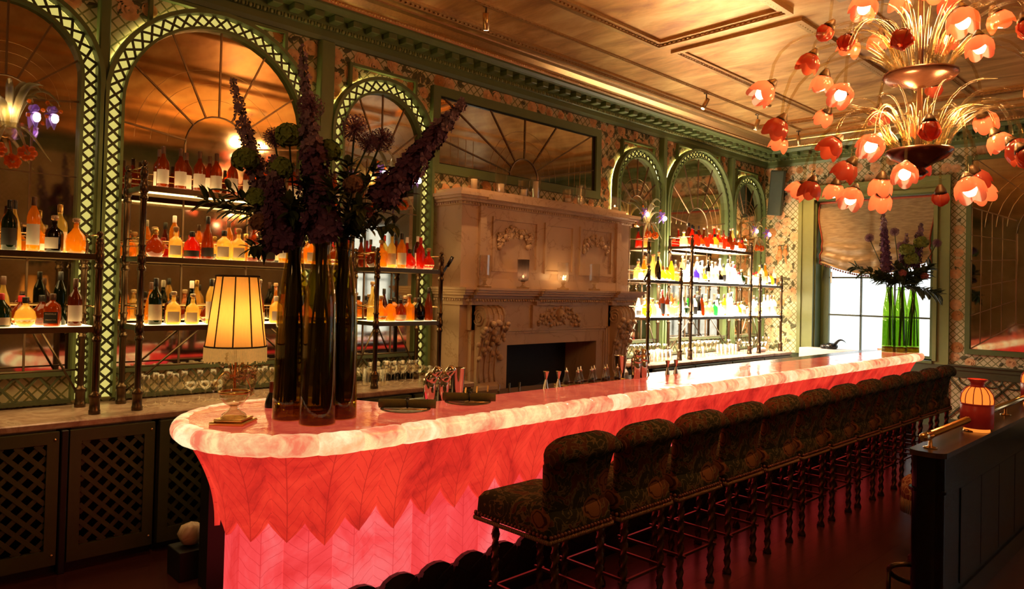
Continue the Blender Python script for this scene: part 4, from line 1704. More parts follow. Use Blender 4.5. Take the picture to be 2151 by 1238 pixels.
def bottle_meshes(kind, liq, cap, lab):
    key = (kind, liq, cap, lab)
    if key in MESH_CACHE:
        return MESH_CACHE[key]
    prof, ct, cr = body_prof(kind)
    if kind in SQUARE:
        rings = []
        for r, z in prof:
            e = 1.0 if r > .03 else .0
            ring = []
            for k in range(12):
                a = 2 * pi * (k + .5) / 12
                c_, s_ = cos(a), sin(a)
                m_ = max(abs(c_), abs(s_))
                q = (1 - e) + e * min(1 / m_, 1.2) * .92
                ring.append((r * c_ * q, r * s_ * q * (1 if not e else .95), z))
            rings.append(ring)
        body = MB().loft(rings, True, True, True)
    else:
        body = MB().lathe(prof, 12)
    bm_ = body.mesh('body', M_[liq])
    if cap == 'cap_cork' or cap == 'cap_glass':
        cm = MB().lathe([(cr * .8, ct - .01), (cr * .8, ct + .006), (cr * 1.3, ct + .008), (cr * 1.3, ct + .03), (cr * .9, ct + .034)], 10).mesh('stopper', M_[cap])
    else:
        L = .045 if kind in ('round', 'slim', 'sloping') else .03
        cm = MB().lathe([(cr * 1.08, ct - L), (cr * 1.12, ct - L + .003), (cr * 1.12, ct + .004), (cr * .9, ct + .008)], 10).mesh('cap', M_[cap])
    lm = None
    if lab:
        r = max(q for q, z in prof) + .0012
        hgt = max(z for q, z in prof if q > r * .9)
        z0, z1 = hgt * .18, hgt * .80
        pts = []
        sq = kind in SQUARE
        for z in (z0, z1):
            for k in range(9):
                a = -1.15 + 2.3 * k / 8
                if sq:
                    rr_ = r * .925
                    pts.append((rr_ * 1.005, rr_ * .74 * (k / 4 - 1), z))
                else:
                    # follow the profile of the body
                    rb = r
                    for (q0, za), (q1, zb) in zip(prof, prof[1:]):
                        if za <= z <= zb and zb > za:
                            rb = q0 + (q1 - q0) * (z - za) / (zb - za) + .0015
                    pts.append((rb * cos(a), rb * sin(a), z))
        lm = MB().add(pts, [(k, k + 1, k + 10, k + 9) for k in range(8)], True).mesh('label', M_[lab])
    MESH_CACHE[key] = (bm_, cm, lm)
    return MESH_CACHE[key]


def bottle(x, y, z, kind, liq, cap, lab, label, rot=0.0, sc=1.0, group=None):
    t = thing('liquor_bottle', label, 'bottle', (x, y, z), (0, 0, rot), group)
    t.scale = (sc, sc, sc)
    a, b, c = bottle_meshes(kind, liq, cap, lab)
    link('body', a, t)
    link('stopper' if cap in ('cap_cork', 'cap_glass') else 'cap', b, t)
    if c:
        link('label', c, t)
    return t


COLN = {'amber': 'amber', 'dk_amber': 'dark amber', 'gold': 'pale gold', 'red': 'red', 'dkgreen': 'dark green', 'black_b': 'black', 'white_b': 'clear', 'brown': 'brown', 'grn': 'bright green', 'violet': 'violet', 'yellow': 'yellow'}
SHN = {'round': 'round', 'squat': 'squat', 'slim': 'slim', 'sloping': 'sloping', 'flask': 'square', 'globe': 'globe'}
WARMSET = ['amber', 'amber', 'dk_amber', 'gold', 'amber', 'dk_amber', 'brown', 'gold', 'red', 'dkgreen']
WHITESET = ['white_b', 'white_b', 'white_b', 'white_b', 'white_b', 'gold', 'white_b', 'black_b', 'white_b', 'amber', 'dkgreen', 'white_b', 'violet', 'white_b', 'grn', 'brown']
CAPS = ['cap_black', 'cap_black', 'cap_cork', 'cap_gold', 'cap_red', 'cap_brown', 'cap_glass', 'cap_white']
LABS = ['paper_label', 'white_label', None, 'paper_label', 'dark_label', None]
KINDS_ = ['round', 'squat', 'slim', 'sloping', 'flask', 'globe', 'round', 'flask', 'sloping']
rb = random.Random(21)
POSN = ['low', 'middle', 'top']


def row(st, shelf, x, y0, y1, n, rown, palette, kinds=KINDS_, caps=CAPS, labs=LABS, fixed=None, scr=(.92, 1.08)):
    name = STANDS[st][6]
    for i in range(n):
        y = y0 + (y1 - y0) * (i + .5) / n
        if fixed and i < len(fixed) and fixed[i]:
            kd, lq, cp, la = fixed[i]
        else:
            kd, lq, cp, la = rb.choice(kinds), rb.choice(palette), rb.choice(caps), rb.choice(labs)
        if lq in ('black_b',) and la == 'dark_label':
            la = 'white_label'
        lab = '%s %s bottle, %s along the %s row, %s shelf of %s' % (COLN[lq], SHN[kd], ORD[i], rown, POSN[shelf], name)
        bottle(x + rb.uniform(-.008, .008), y + rb.uniform(-.008, .008), SH[shelf] + .0015, kd, lq, cp, la, lab, rb.uniform(-.15, .15) - .35, rb.uniform(*scr))


FXR, BXR = -5.20, -5.34
# near low stand (mostly outside the frame): what is in view starts at y .85
row(0, 1, FXR, .80, 1.28, 4, 'front', WARMSET, fixed=[('round', 'dkgreen', 'cap_black', 'dark_label'), ('slim', 'amber', 'cap_brown', 'white_label'), ('flask', 'black_b', 'cap_glass', 'white_label'), ('squat', 'amber', 'cap_glass', None)], scr=(1.0, 1.06))
row(0, 1, BXR, .72, 1.22, 4, 'back', WARMSET)
row(0, 0, FXR, .76, 1.29, 4, 'front', WARMSET, fixed=[('squat', 'dkgreen', 'cap_red', 'paper_label'), ('globe', 'gold', 'cap_black', 'paper_label'), ('flask', 'dk_amber', 'cap_brown', 'dark_label'), ('round', 'brown', 'cap_brown', 'white_label')], scr=(1.0, 1.06))
row(0, 0, BXR, .72, 1.22, 5, 'back', WARMSET)
# tall amber stand
row(1, 2, FXR, 1.66, 3.10, 12, 'front', ['dk_amber'], ['round'], ['cap_brown'], ['white_label'], scr=(.98, 1.0))
row(1, 2, BXR, 1.66, 3.05, 8, 'back', ['dk_amber'], ['round'], ['cap_brown'], ['white_label'], scr=(.98, 1.0))
row(1, 1, FXR, 1.64, 3.12, 13, 'front', WARMSET, fixed=[None, ('flask', 'gold', 'cap_cork', 'paper_label'), ('squat', 'red', 'cap_black', 'dark_label'), ('sloping', 'dk_amber', 'cap_black', 'dark_label'), ('flask', 'gold', 'cap_black', 'paper_label'), ('flask', 'gold', 'cap_cork', 'paper_label'), ('round', 'dk_amber', 'cap_black', 'paper_label'), ('flask', 'brown', 'cap_brown', 'dark_label')])
row(1, 1, BXR, 1.66, 3.08, 11, 'back', WARMSET)
row(1, 0, FXR, 1.64, 3.12, 12, 'front', WARMSET, fixed=[('round', 'dkgreen', 'cap_black', 'paper_label'), ('flask', 'gold', 'cap_glass', 'paper_label'), ('flask', 'gold', 'cap_glass', 'paper_label'), ('slim', 'gold', 'cap_black', 'white_label'), ('flask', 'amber', 'cap_glass', 'dark_label'), ('round', 'gold', 'cap_black', 'white_label')])
row(1, 0, BXR, 1.66, 3.08, 11, 'back', WARMSET)
# low stand before the fireplace
row(2, 1, FXR, 3.46, 4.07, 6, 'front', WARMSET + ['red', 'red'], fixed=[('flask', 'amber', 'cap_cork', None), ('round', 'gold', 'cap_cork', 'paper_label'), ('round', 'amber', 'cap_black', 'white_label'), ('globe', 'red', 'cap_black', None), ('round', 'red', 'cap_red', None), ('globe', 'red', 'cap_cork', 'paper_label')])
row(2, 1, BXR, 3.46, 4.05, 5, 'back', WARMSET + ['red'])
row(2, 0, FXR, 3.46, 4.07, 6, 'front', WARMSET, fixed=[('globe', 'amber', 'cap_glass', 'paper_label'), ('squat', 'amber', 'cap_black', None), ('squat', 'dk_amber', 'cap_black', 'paper_label'), ('flask', 'amber', 'cap_glass', None), ('squat', 'black_b', 'cap_black', None), ('sloping', 'dk_amber', 'cap_black', None)])
row(2, 0, BXR, 3.46, 4.05, 5, 'back', WARMSET)
# beyond the fireplace
row(3, 1, FXR, 7.36, 7.99, 6, 'front', ['amber', 'gold', 'amber', 'gold', 'yellow'], fixed=[None, ('slim', 'gold', 'cap_cork', None), ('sloping', 'black_b', 'cap_black', None), ('globe', 'amber', 'cap_gold', None), ('globe', 'amber', 'cap_gold', None), ('sloping', 'yellow', 'cap_brown', None)])
row(3, 1, BXR, 7.36, 7.99, 6, 'back', ['amber', 'gold', 'gold'], caps=['cap_cork', 'cap_gold'])
row(3, 0, FXR, 7.36, 7.99, 6, 'front', ['gold', 'white_b', 'gold', 'amber'], fixed=[('flask', 'yellow', 'cap_cork', None), ('squat', 'gold', 'cap_cork', None), ('globe', 'white_b', 'cap_cork', None), ('slim', 'brown', 'cap_red', 'dark_label'), ('slim', 'brown', 'cap_brown', 'paper_label'), ('flask', 'gold', 'cap_white', None)])
row(3, 0, BXR, 7.36, 7.99, 5, 'back', ['gold', 'white_b', 'white_b', 'amber'])
row(4, 2, FXR, 8.34, 9.82, 13, 'front', ['red', 'red', 'amber', 'dk_amber', 'brown'], ['globe', 'squat', 'sloping', 'globe', 'flask'], fixed=[('sloping', 'red', 'cap_black', None), ('squat', 'red', 'cap_black', None), None, ('squat', 'red', 'cap_gold', None)])
row(4, 2, BXR, 8.34, 9.80, 11, 'back', ['red', 'amber', 'brown', 'gold', 'dk_amber'], ['slim', 'round', 'squat'], fixed=[None, ('slim', 'brown', 'cap_black', None), ('slim', 'brown', 'cap_black', None), ('slim', 'brown', 'cap_black', None)])
row(4, 1, FXR, 8.34, 9.82, 14, 'front', WHITESET, fixed=[('round', 'white_b', 'cap_black', 'white_label'), ('squat', 'violet', 'cap_white', 'paper_label'), ('round', 'white_b', 'cap_black', 'white_label'), ('globe', 'amber', 'cap_cork', 'paper_label'), ('slim', 'black_b', 'cap_black', 'paper_label')])
row(4, 1, BXR, 8.34, 9.80, 12, 'back', ['white_b', 'white_b', 'white_b', 'gold'])
row(4, 0, FXR, 8.34, 9.82, 15, 'front', WHITESET, fixed=[('slim', 'dkgreen', 'cap_red', 'paper_label'), ('round', 'white_b', 'cap_brown', 'dark_label'), ('sloping', 'black_b', 'cap_black', 'white_label'), ('sloping', 'brown', 'cap_black', None), ('flask', 'gold', 'cap_cork', 'paper_label'), ('flask', 'gold', 'cap_white', 'paper_label')])
row(4, 0, BXR, 8.34, 9.80, 12, 'back', ['white_b', 'grn', 'white_b', 'gold', 'dkgreen'])
row(5, 1, FXR, 10.21, 10.84, 6, 'front', ['white_b', 'white_b', 'white_b', 'amber'])
row(5, 1, BXR, 10.21, 10.84, 6, 'back', ['white_b', 'white_b', 'gold'])
row(5, 0, FXR, 10.21, 10.84, 6, 'front', ['white_b', 'white_b', 'gold'])
row(5, 0, BXR, 10.21, 10.84, 5, 'back', ['white_b', 'white_b'])


def lettering(txt, parent, x, y, z, size, mat='ink'):
    c = bpy.data.curves.new('lettering', 'FONT')
    c.body = txt
    c.size = size
    c.align_x = 'CENTER'
    c.extrude = .0003
    c.materials.append(M_[mat])
    tmp = bpy.data.objects.new('lettering', c)
    COL.objects.link(tmp)
    bpy.context.view_layer.update()
    me = bpy.data.meshes.new_from_object(tmp)
    bpy.data.objects.remove(tmp)
    o = bpy.data.objects.new('lettering', me)
    COL.objects.link(o)
    o.parent = parent
    o.location = (x, y, z)
    o.rotation_euler = (pi / 2, 0, pi / 2)
    return o


for o in list(COL.objects):
    lb = o.get('label', '')
    if lb == 'dark amber square bottle, third along the front row, low shelf of near low stand':
        for ch in o.children:
            if ch.name.startswith('label'):
                ch['label'] = 'black label with the whiskey name'
                lettering('PIKESVILLE', ch, .0505, 0, .072, .0125, 'paper_label')
                lettering('STRAIGHT RYE', ch, .0505, 0, .038, .0085, 'paper_label')

# ------------------------------------------------------------------ glasses on the worktops
def glass_mesh(kind):
    P = {'flute': [(.03, 0), (.03, .002), (.005, .006), (.004, .09), (.012, .10), (.022, .13), (.024, .17), (.021, .215), (.020, .215), (.023, .17), (.02, .132), (.004, .105)],
         'coupe': [(.033, 0), (.033, .002), (.005, .006), (.004, .085), (.02, .093), (.042, .115), (.047, .145), (.046, .145), (.041, .117), (.018, .097)],
         'highball': [(.001, 0), (.028, 0), (.03, .004), (.032, .14), (.0305, .14), (.028, .008), (.001, .008)],
         'wine': [(.034, 0), (.034, .002), (.005, .006), (.004, .09), (.022, .10), (.038, .13), (.038, .16), (.031, .205), (.030, .205), (.037, .16), (.036, .132), (.02, .104)]}
    return MB().lathe(P[kind], 10, caps=False).mesh('glass', M_['clear'])


GM = {k: glass_mesh(k) for k in ('flute', 'coupe', 'highball', 'wine')}


def glasses(y0, y1, xs, step, kinds, label, group, seed):
    r = random.Random(seed)
    for x in xs:
        y = y0
        kd = r.choice(kinds)
        while y < y1:
            o = link('drinking_glass', GM[kd], None, loc=(x + r.uniform(-.008, .008), y + r.uniform(-.008, .008), CT))
            tag(o, label, 'glass', group)
            y += step
            if r.random() < .3:
                kd = r.choice(kinds)


glasses(1.66, 3.1, (-5.22, -5.33), .10, ['flute', 'coupe', 'flute'], 'clear stemmed glass in the rows under the tall amber stand', 'stemmed glasses under the tall amber stand', 1)
glasses(3.46, 4.08, (-5.20, -5.30, -5.40), .095, ['wine', 'coupe', 'highball'], 'clear glass in the rows under the stand before the fireplace', 'glasses under the stand before the fireplace', 2)
glasses(7.36, 8.0, (-5.19, -5.28, -5.38), .095, ['highball', 'highball', 'wine'], 'clear tumbler in the rows under the stand beyond the fireplace', 'tumblers beyond the fireplace', 3)
glasses(8.36, 9.8, (-5.22, -5.34), .10, ['highball', 'flute', 'wine'], 'clear glass in the rows under the tall white-lit stand', 'glasses under the tall white-lit stand', 4)
glasses(10.2, 10.8, (-5.25, -5.36), .11, ['coupe', 'flute'], 'clear glass in the rows under the corner stand', 'glasses under the corner stand', 5)
# small dark bottles in the back row by the fireplace
for i in range(6):
    bottle(-5.50, 3.62 + i * .09, CT, 'squat', 'dkgreen', 'cap_white', None, 'small dark bottle with white cap on worktop under stand before fireplace', 0, .9, 'small white-capped bottles on the worktop')
# folded cloth roll on the far worktop
t = MB().tube([(-5.20, 10.2, CT + .035), (-5.20, 10.5, CT + .035)], .036, 10).obj('rolled_cloth', M_['white'])
tag(t, 'pale rolled cloth on the worktop under the corner stand', 'cloth')
# ------------------------------------------------------------------ bar stools
def twisted_leg(h):
    mb = MB()
    n = 44
    rings = []
    for i in range(n + 1):
        z = h * i / n
        a = z * 46
        ring = []
        for k in range(8):
            b = 2 * pi * k / 8
            r = .0190 * (1 + .24 * cos(2 * b)) * (1 if .03 < z else 1.25)
            ring.append((r * cos(b + a), r * sin(b + a), z))
        rings.append(ring)
    return mb.loft(rings)


LX, LY, SZ = .205, .168, .59
st0 = thing('bar_stool', 'x', 'stool', (-2.50, 2.735, 0), group='tapestry bar stools along the bar')
lg = twisted_leg(SZ).mesh('leg', M_['iron'])
for sx in (1, -1):
    for sy in (-1, 1):
        link('leg', lg, st0, loc=(sx * LX, sy * LY, 0))
fr = MB()
e = .035
for sx in (1, -1):
    fr.bar((sx * LX, -LY - e, .232), (sx * LX, LY + e, .232), .014, .014)
for sy in (-1, 1):
    fr.bar((-LX - e, sy * LY, .240), (LX + e, sy * LY, .240), .014, .014)
fr.obj('foot_rail', M_['iron'], st0)
# seat
rings = []
for z, ins, cr in ((SZ, .0, .03), (SZ + .025, -.004, .03), (SZ + .09, -.002, .035), (SZ + .115, .012, .045), (SZ + .13, .05, .06), (SZ + .138, .12, .06)):
    x0, x1, y0, y1 = -.285 + ins, .225 - ins, -.235 + ins, .235 - ins
    ring = []
    for (cx_, cy_, a0) in ((x1 - cr, y1 - cr, 0), (x0 + cr, y1 - cr, pi / 2), (x0 + cr, y0 + cr, pi), (x1 - cr, y0 + cr, 1.5 * pi)):
        for k in range(5):
            a = a0 + pi / 2 * k / 4
            ring.append((cx_ + cr * cos(a), cy_ + cr * sin(a), z))
    rings.append(ring)
MB().loft(rings).obj('seat', M_['tapestry'], st0)
# back: upholstered panel flaring to a rolled top
rings = []
prof = [(SZ + .005, .17, .048, .218), (SZ + .10, .175, .05, .222), (SZ + .20, .185, .05, .232), (SZ + .29, .195, .052, .244), (SZ + .345, .205, .062, .252), (SZ + .358, .222, .090, .256), (SZ + .385, .230, .112, .262), (SZ + .42, .226, .116, .262), (SZ + .45, .218, .092, .254), (SZ + .466, .212, .056, .236), (SZ + .472, .21, .02, .21)]
for z, xc, th, hw in prof:
    ring = []
    n = 28
    for k in range(n):
        a = 2 * pi * k / n
        ca, sa = cos(a), sin(a)
        px = (abs(ca) ** .45) * (1 if ca > 0 else -1)
        py = (abs(sa) ** .45) * (1 if sa > 0 else -1)
        bow = .018 * (1 - (py) ** 2)
        roll = max(0, (z - SZ - .34)) / .13
        ring.append((xc + th * .5 * px * (1 - .30 * roll * abs(py) ** 6) + bow, hw * py, z - .05 * roll * abs(py) ** 5))
    rings.append(ring)
MB().loft(rings).obj('backrest', M_['tapestry'], st0)
# ends of the roll
mb = MB()
for s in (-1, 1):
    T = Matrix.Translation((.238, s * .250, SZ + .372)) @ Matrix.Rotation(s * pi / 2, 4, 'X')
    mb = MB().lathe([(.034, -.0), (.034, -.010), (.022, -.015), (.010, -.012)], 12, T)
    mb.obj('roll_end', M_['tapestry'], st0)
pass
# bead row and fringe round the underside
tr = MB()


def edge_pts(z, step):
    out = []
    x0, x1, y0, y1 = -.292, .236, -.242, .242
    nx, ny = int((x1 - x0) / step), int((y1 - y0) / step)
    for k in range(nx):
        out += [(x0 + (k + .5) * step, y0, z), (x0 + (k + .5) * step, y1, z)]
    for k in range(ny):
        out += [(x0, y0 + (k + .5) * step, z), (x1, y0 + (k + .5) * step, z)]
    return out


for p in edge_pts(SZ + .012, .0245):
    tr.ball(p, .0098, 7, 5)
tr.obj('bead_trim', M_['bead'], st0)
br = MB()
for p in edge_pts(SZ - .012, .0125):
    br.ball(p, .010, 5, 4, 1.2)
br.obj('braid', M_['trim'], st0)

YR = [2.735 + .5405 * i for i in range(12)]
for i, yy in enumerate(YR):
    if i == 0:
        lb = 'bar stool nearest the camera, whole tapestry seat and back in view'
    elif i == 11:
        lb = 'tapestry bar stool at the far end of the row by the window wall'
    else:
        lb = 'tapestry bar stool with twisted legs, %s from the camera along the bar' % ORD[i]
    if i == 0:
        st0['label'] = lb
    else:
        dup(st0, (-2.50, yy, 0), lb)

# ------------------------------------------------------------------ booth partition with rail and red lamps
BX0, BX1, BYN, BH = -1.335, -1.145, 4.40, .92
pt = thing('booth_partition', 'low blue-black panelled booth partition with rounded end', 'partition', (BX1, BYN, 0))


def rr_poly(x0, x1, y0, y1, r, n=6):
    p = []
    for k in range(n + 1):
        a = pi + pi / 2 * k / n
        p.append((x0 + r + r * cos(a), y0 + r + r * sin(a)))
    for k in range(n + 1):
        a = 1.5 * pi + pi / 2 * k / n
        p.append((x1 - r + r * cos(a), y0 + r + r * sin(a)))
    return p + [(x1, y1), (x0, y1)]


def lp(mb):
    mb.v = [(x - BX1, y - BYN, z) for x, y, z in mb.v]
    return mb


lp(MB().prism(rr_poly(BX0 + .012, BX1 - .012, BYN + .012, 10.4, .05), 0, BH - .03, lambda u, v, t: (u, v, t))).obj('body', M_['booth'], pt)
lp(MB().prism(rr_poly(BX0, BX1, BYN, 10.4, .06), BH - .028, BH, lambda u, v, t: (u, v, t))).obj('ledge', M_['booth_top'], pt)
lp(MB().prism(rr_poly(BX0 + .0, BX1, BYN + .0, 10.4, .055), .695, .712, lambda u, v, t: (u, v, t))).obj('bead_moulding', M_['booth'], pt)
lp(MB().prism(rr_poly(BX0 - .0, BX1 + .012, BYN - .01, 10.4, .05), 0, .12, lambda u, v, t: (u, v, t))).obj('skirting', M_['booth'], pt)
for k in range(12):
    y0 = BYN + .35 + k * .45
    lp(MB().bx(BX1 - .013, BX1 - .006, y0, y0 + .435, .14, .68)).obj('panel', M_['booth'], pt)
rl = thing('brass_rail', 'brass handrail on short posts along the booth partition', 'rail', (-1.255, BYN + .02, BH))
mb = MB().tube([(0, .02, .075), (0, 5.9, .075)], .021, 12)
mb.obj('rail', M_['brass'], rl)
MB().tube([(0, -.03, .075), (0, -.015, .075), (0, .01, .075), (0, .10, .075)], [.012, .022, .026, .026], 12).obj('end_cap', M_['brass'], rl)
for yy in (.12, .92, 1.9, 2.9, 3.9, 4.9):
    MB().lathe([(.036, .0), (.036, .006), (.012, .012), (.009, .055)], 14, Matrix.Translation((0, yy, .0))).obj('rail_post', M_['brass'], rl)
# curved bronze foot rail at the end
o = MB().tube([(-1.31, 4.50, .26)] + bez((-1.36, 4.46, .26), (-1.46, 4.40, .245), (-1.46, 4.48, .16), (-1.35, 4.56, .13), 10) + [(-1.28, 4.6, .13)], .014, 8)
o.tube([(-1.435, 4.455, .22), (-1.435, 4.455, 0)], .012, 8)
tag(o.obj('foot_hoop', M_['bronze']), 'curved bronze foot hoop at the booth partition end near the floor', 'rail')


def red_lamp(x, y, label):
    t = thing('red_table_lamp', label, 'lamp', (x, y, BH), group='red glass lamps on the booth ledge')
    MB().lathe([(.072, 0), (.075, .004), (.072, .018), (.062, .02)], 20).obj('base', M_['red_lit'], t)
    MB().lathe([(.078, .02), (.092, .024), (.094, .17), (.092, .172), (.076, .17)], 24).obj('fabric_shade', M_['red_shade'], t)
    MB().lathe([(.090, .172), (.092, .20), (.086, .235), (.066, .265), (.046, .280), (.04, .282)], 24).obj('glowing_dome', M_['red_lit'], t)
    mb = MB()
    for k in range(12):
        a = 2 * pi * k / 12
        mb.tube([(r * cos(a), r * sin(a), z) for r, z in ((.092, .172), (.094, .20), (.088, .236), (.068, .267), (.047, .283))], .0028, 4)
    mb.lathe([(.093, .168), (.096, .17), (.096, .176), (.093, .178)], 24)
    mb.obj('lead_rib', M_['red_shade'], t)
    MB().lathe([(.044, .280), (.040, .29), (.038, .312), (.055, .325), (.057, .332), (.036, .33)], 20).obj('collar', M_['red_shade'], t)
    lamp('red_lamp_light', 'POINT', (x, y, BH + .40), 1.2, (1, .3, .08), .03)


red_lamp(-1.225, 5.39, 'red domed lamp on booth ledge in front of the brass rail')
red_lamp(-1.225, 7.15, 'red domed lamp further along the booth ledge at the photo edge')
# animal print pouffe behind the partition
t = thing('pouffe', 'giraffe-print fringed stool half hidden behind the booth partition', 'stool', (-1.505, 5.40, 0))
t.scale = (.76, .76, 1)
MB().lathe([(.19, .40), (.205, .42), (.21, .47), (.20, .53), (.16, .56), (.05, .575), (.001, .576)], 24).obj('cushion', M_['giraffe'], t)
mb = MB()
for k in range(64):
    a = 2 * pi * k / 64
    mb.tube([(.205 * cos(a), .205 * sin(a), .42), (.212 * cos(a + .02), .212 * sin(a + .02), .33)], .006, 4)
mb.obj('fringe', M_['trim'], t)
MB().lathe([(.15, 0), (.15, .02), (.03, .05), (.03, .34), (.18, .40)], 16).obj('pedestal', M_['bronze'], t)
# ------------------------------------------------------------------ chandelier of glass flowers
ch = thing('flower_chandelier', 'large tiered glass chandelier with drooping salmon flower lamps', 'chandelier', (CHX, CHY, CZ))


def cl_(mb):
    mb.v = [(x - CHX, y - CHY, z - CZ) for x, y, z in mb.v]
    return mb


TIERS = [(2.53, .17), (2.98, .19), (3.52, .17)]   # bowl height, radius
cl_(MB().lathe([(.016, 2.5), (.016, 4.14), (.09, 4.16), (.11, 4.2)], 12, Matrix.Translation((CHX, CHY, 0)))).obj('stem', M_['ch_bowl'], ch)
cl_(MB().lathe([(.26, 4.2), (.25, 4.17), (.16, 4.15), (.12, 4.16)], 24, Matrix.Translation((CHX, CHY, 0)))).obj('ceiling_rose', M_['gold_trim'], ch)
cl_(MB().lathe([(.02, 2.44), (.05, 2.46), (.03, 2.48), (.06, 2.50), (.14, 2.54), (TIERS[0][1], 2.57), (TIERS[0][1], 2.585), (.1, 2.585)], 20, Matrix.Translation((CHX, CHY, 0)))).obj('bowl', M_['ch_bowl'], ch)
for z, r in TIERS[1:]:
    cl_(MB().lathe([(.03, z - .05), (.07, z - .03), (r - .02, z), (r, z + .02), (r, z + .035), (.05, z + .04)], 20, Matrix.Translation((CHX, CHY, 0)))).obj('bowl', M_['ch_bowl'], ch)
    cl_(MB().lathe([(.025, z - .35), (.05, z - .3), (.06, z - .18), (.035, z - .1), (.045, z - .04)], 14, Matrix.Translation((CHX, CHY, 0)))).obj('baluster', M_['ch_glass'], ch)
rc = random.Random(4)
# glass fronds fanning up and out of each bowl
for z, r in TIERS:
    mb = MB()
    for k in range(34):
        a = 2 * pi * k / 34 + rc.uniform(-.05, .05)
        L = rc.uniform(.22, .42)
        H = rc.uniform(.22, .40)
        ca, sa = cos(a), sin(a)
        r0 = r * rc.uniform(.45, .85)
        p = bez((CHX + r0 * ca, CHY + r0 * sa, z + .03), (CHX + (r0 + .02) * ca, CHY + (r0 + .02) * sa, z + H * .7), (CHX + (r0 + L * .4) * ca, CHY + (r0 + L * .4) * sa, z + H * 1.1), (CHX + (r0 + L) * ca, CHY + (r0 + L) * sa, z + H * .85), 8)
        mb.tube(p, [.010, .013, .015, .015, .014, .012, .010, .007, .003], 6, flat=.5)
    cl_(mb).obj('glass_fronds', M_['ch_glass'], ch, kind='stuff')


def flower_mesh():
    """five petal bell, opening along -z, mouth at z = -.085"""
    mb = MB()
    n = 40
    rings = []
    for z, r, sc in ((-.0, .016, 0), (-.012, .040, 0), (-.035, .058, .02), (-.058, .062, .05), (-.075, .060, .10)):
        ring = []
        for k in range(n):
            a = 2 * pi * k / n
            lob = abs(sin(2.5 * a))
            rr_ = r * (1 - .10 * (1 - lob) ** 2)
            zz = z - sc * .22 * lob
            ring.append((rr_ * cos(a), rr_ * sin(a), zz))
        rings.append(ring)
    return mb.loft(rings, True, False, True)


fm = flower_mesh().mesh('flower', M_['salmon'])
cm_ = MB().lathe([(.010, .035), (.018, .022), (.028, .004), (.034, -.016), (.024, -.006)], 10).mesh('calyx', M_['calyx'])
bm2 = MB().lathe([(.008, -.012), (.014, -.022), (.026, -.045), (.027, -.062), (.018, -.080), (.002, -.088)], 12).mesh('bulb', M_['bulb'])
closed = MB()
for k in range(5):
    a = 2 * pi * k / 5
    rings = []
    for z, w, ro in ((0, .012, .008), (-.02, .03, .034), (-.05, .034, .04), (-.075, .024, .03), (-.09, .004, .012)):
        rings.append([(ro * cos(a) - sin(a) * w * s - abs(s) * .006 * cos(a), ro * sin(a) + cos(a) * w * s - abs(s) * .006 * sin(a), z) for s in (-1, -.5, 0, .5, 1)])
    closed.loft(rings, False, False, True)
fm2 = closed.mesh('flower', M_['salmon'])

# (tier, angle in degrees seen from above, reach, height of the flower, lit)
FL = []
for k in range(12):
    FL.append((0, 360 * k / 12 + 8 + rc.uniform(-6, 6), rc.uniform(.50, .62), rc.uniform(2.30, 2.50), k % 4 != 3))
for k in range(9):
    FL.append((0, 360 * k / 9 + 20 + rc.uniform(-8, 8), rc.uniform(.34, .5), rc.uniform(2.50, 2.66), k % 3 == 0))
for k in range(14):
    FL.append((1, 360 * k / 14 + rc.uniform(-6, 6), rc.uniform(.70, .86), rc.uniform(2.76, 3.0), k % 3 != 2))
for k in range(9):
    FL.append((1, 360 * k / 9 + 15 + rc.uniform(-8, 8), rc.uniform(.52, .66), rc.uniform(2.95, 3.14), k % 3 == 1))
for k in range(9):
    FL.append((2, 360 * k / 9 + 10 + rc.uniform(-6, 6), rc.uniform(.40, .52), rc.uniform(3.30, 3.46), k % 3 != 2))
for k in range(7):
    FL.append((2, 360 * k / 7 + 30 + rc.uniform(-6, 6), rc.uniform(.26, .36), rc.uniform(3.48, 3.62), k % 2 == 0))
for tier, dg, R_, fz, lit in FL:
    a = radians(dg)
    ca, sa = cos(a), sin(a)
    zb, rbw = TIERS[tier]
    tip = Vector((CHX + R_ * ca, CHY + R_ * sa, fz))
    top = max(zb + .30, fz + .16)
    p = bez((CHX + rbw * .7 * ca, CHY + rbw * .7 * sa, zb + .03), (CHX + (rbw + .03) * ca, CHY + (rbw + .03) * sa, top), (CHX + (R_ - .02) * ca, CHY + (R_ - .02) * sa, top + .05), (tip.x, tip.y, tip.z + .03), 12)
    arm = cl_(MB().tube(p, .0085, 6)).obj('arm', M_['ch_glass'], ch)
    tilt = .55 + rc.uniform(-.3, .35)
    q = Matrix.Rotation(a, 4, 'Z') @ Matrix.Rotation(-tilt, 4, 'Y')
    s = rc.uniform(.98, 1.2)
    rel = tip - Vector((CHX, CHY, CZ))
    fo = link('flower', fm if (lit or rc.random() < .5) else fm2, ch, loc=rel, rot=q.to_euler())
    fo.scale = (s, s, s)
    link('calyx', cm_, fo)
    if lit:
        link('bulb', bm2, fo)

# ------------------------------------------------------------------ ceiling spotlights
NM = ['nearest to the camera above the chimneypiece', 'above the far end of the chimneypiece', 'above the tall white-lit stand', 'by the window corner']
for i, (x, y) in enumerate(SPOTS[:4]):
    t = thing('ceiling_spotlight', 'small bronze ceiling spotlight on a stem, ' + NM[i], 'spotlight', (x, y, CZ))
    MB().lathe([(.008, -.10), (.008, -.012), (.032, -.01), (.034, 0)], 12).obj('stem', M_['bronze'], t)
    d = (Vector(SPOT_AIM[i]) - Vector((x, y, 3.98))).normalized()
    p0 = Vector((0, 0, -.11))
    MB().tube([p0 - d * .04, p0 + d * .10], .027, 14).obj('barrel', M_['gold_trim'], t)
    MB().tube([p0 + d * .1005, p0 + d * .103], .022, 14).obj('lens', M_['bulb'], t)
